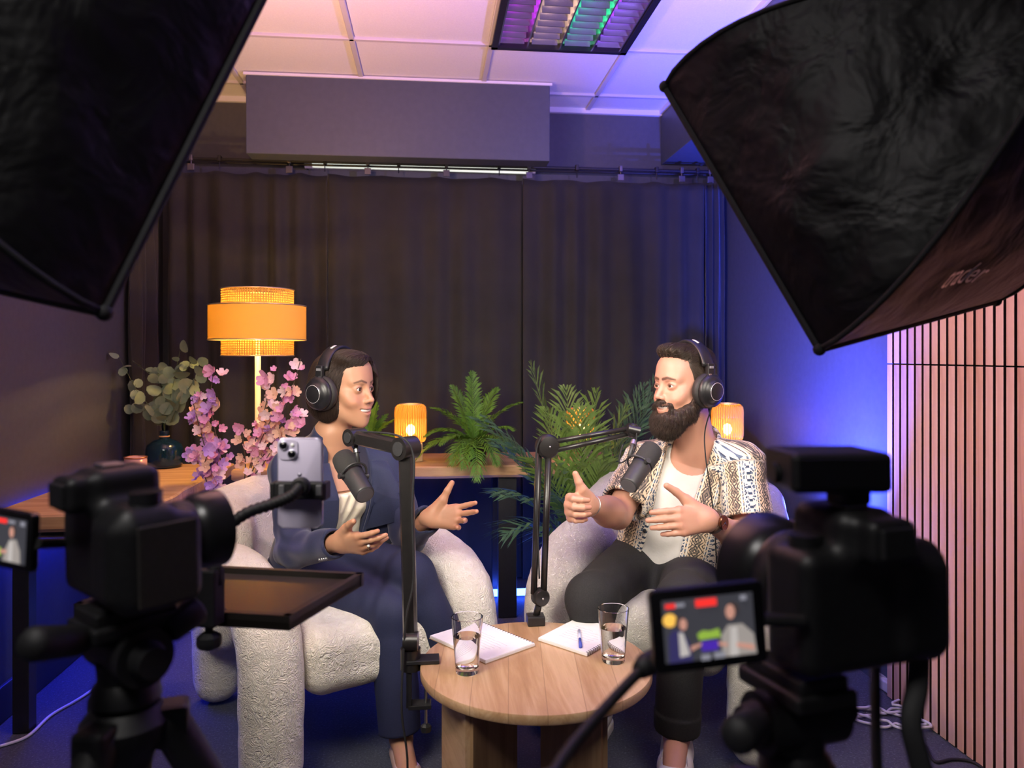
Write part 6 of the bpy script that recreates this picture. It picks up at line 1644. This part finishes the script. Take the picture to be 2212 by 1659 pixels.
    MB().lathe(Vector((ax.x, ax.y, z1-.040)), [(.030, 0), (.036, .008), (.034, .022), (.028, .030), (.030, .050)], n=28).build('pan_base', M_cb, tp, auto=40)
    MB().lathe(Vector((ax.x, ax.y, z1-.105)), [(.026, 0), (.030, .015), (.044, .03), (.046, .05), (.034, .066)], n=28).build('crown', M_cb, tp, auto=40)
    MB().cyl(Vector((ax.x, ax.y, z1-.46)), Vector((ax.x, ax.y, z1-.07)), .014, n=16).build('centre_column', M_silver, tp, True)
    for hx_, hl_, side_ in legs['handles']:
        a = hb-u*.050+r*.03*side_; b = P(*hx_); m0 = a+(b-a)*.42
        MB().tube([a, m0], .007, 10).build('pan_handle', M_cb, tp, True); MB().tube([m0, m0+(b-m0)*.1, m0+(b-m0)*.9, b], [.012, .0155, .0165, .012], 14).build('handle_grip', M_rub, tp, True)
    zf = z1-.070
    for k in range(3):
        a = legs['rot']+2*math.pi*k/3; dv = W(math.cos(a), math.sin(a), 0)
        top = Vector((ax.x, ax.y, zf))+dv*.045; kn = Vector((ax.x, ax.y, 0))+dv*.25+up_v*(zf*.50); ft = Vector((ax.x, ax.y, 0))+dv*.46+up_v*.018
        lg = MB().tube([top+dv*-.01+up_v*.012, top, top+(kn-top)*.9, kn], [.020, .021, .019, .018], 14).build('leg', M_cb, tp, True)
        MB().tube([kn, ft], .012, 12).build('lower_tube', M_silver, lg, True); MB().sphere(ft, .018, 12, 8).build('foot', M_rub, lg, True)
        MB().cyl(kn+(top-kn).normalized()*.03, kn-(top-kn).normalized()*.012, .0225, n=18).build('leg_lock', M_rub, lg, auto=40)
        MB().box(top+up_v*.004, (.036, .036, .046), Matrix.Rotation(math.atan2(dv.y, dv.x), 3, 'Z'), .006).build('leg_joint', M_cb, lg)
    return t
camera(P(258, 1172, .82), .70, .02, 1.16, 'black camera on the left tripod aimed at the patterned shirt', .085, .043,
       (P(22, 1163, .80), .42, -.03, -.03, .080, .060, -1), False, 'black tripod carrying the left camera', dict(handles=[((62, 1392, .70), .1, -1), ((432, 1312, .86), .1, 1)], rot=-1.75))
camera(P(1845, 1285, .76), -.34, -.02, 1.28, 'black camera on the right tripod with a receiver on top', .115, .060,
       (P(1528, 1352, .70), -.10, -.02, .07, .106, .074, 1), True, 'black tripod carrying the right camera', dict(handles=[((1590, 1590, .66), .1, -1)], rot=-1.30), 0.0, (-.040, .02))
# camera strap and rod
st = P(1985, 1400, .76)
tag(MB().tube(spline([st, P(1982, 1480, .75), P(1968, 1560, .74), P(1985, 1640, .73), P(2015, 1760, .72), P(1960, 1800, .74), P(1900, 1700, .76), P(1890, 1420, .78)], 8), .010, 8, True, .22).build('camera_strap', M_rub, None, True), 'black strap hanging from the right camera', 'strap')
rod = thing('boom_rod', 'thin black rod rising to the right camera\'s screen', 'rod', W(.03, .50, 0))
MB().tube(spline([P(1392, 1440, .74), P(1330, 1505, .71), P(1250, 1595, .66), P(1200, 1665, .62), P(1130, 1800, .56), W(.03, .50, .60), W(.03, .50, .04)], 10), .0052, 10).build('rod_tube', M_rub, rod, True)
MB().tube([P(1380, 1450, .735), P(1395, 1437, .745), P(1418, 1424, .755)], [.008, .0115, .011], 12).build('tip', M_rub, rod, True)
MB().lathe(W(.03, .50, 0), [(.11, .001), (.11, .012), (.02, .022), (.008, .05)], n=32).build('base', M_black, rod, auto=40)
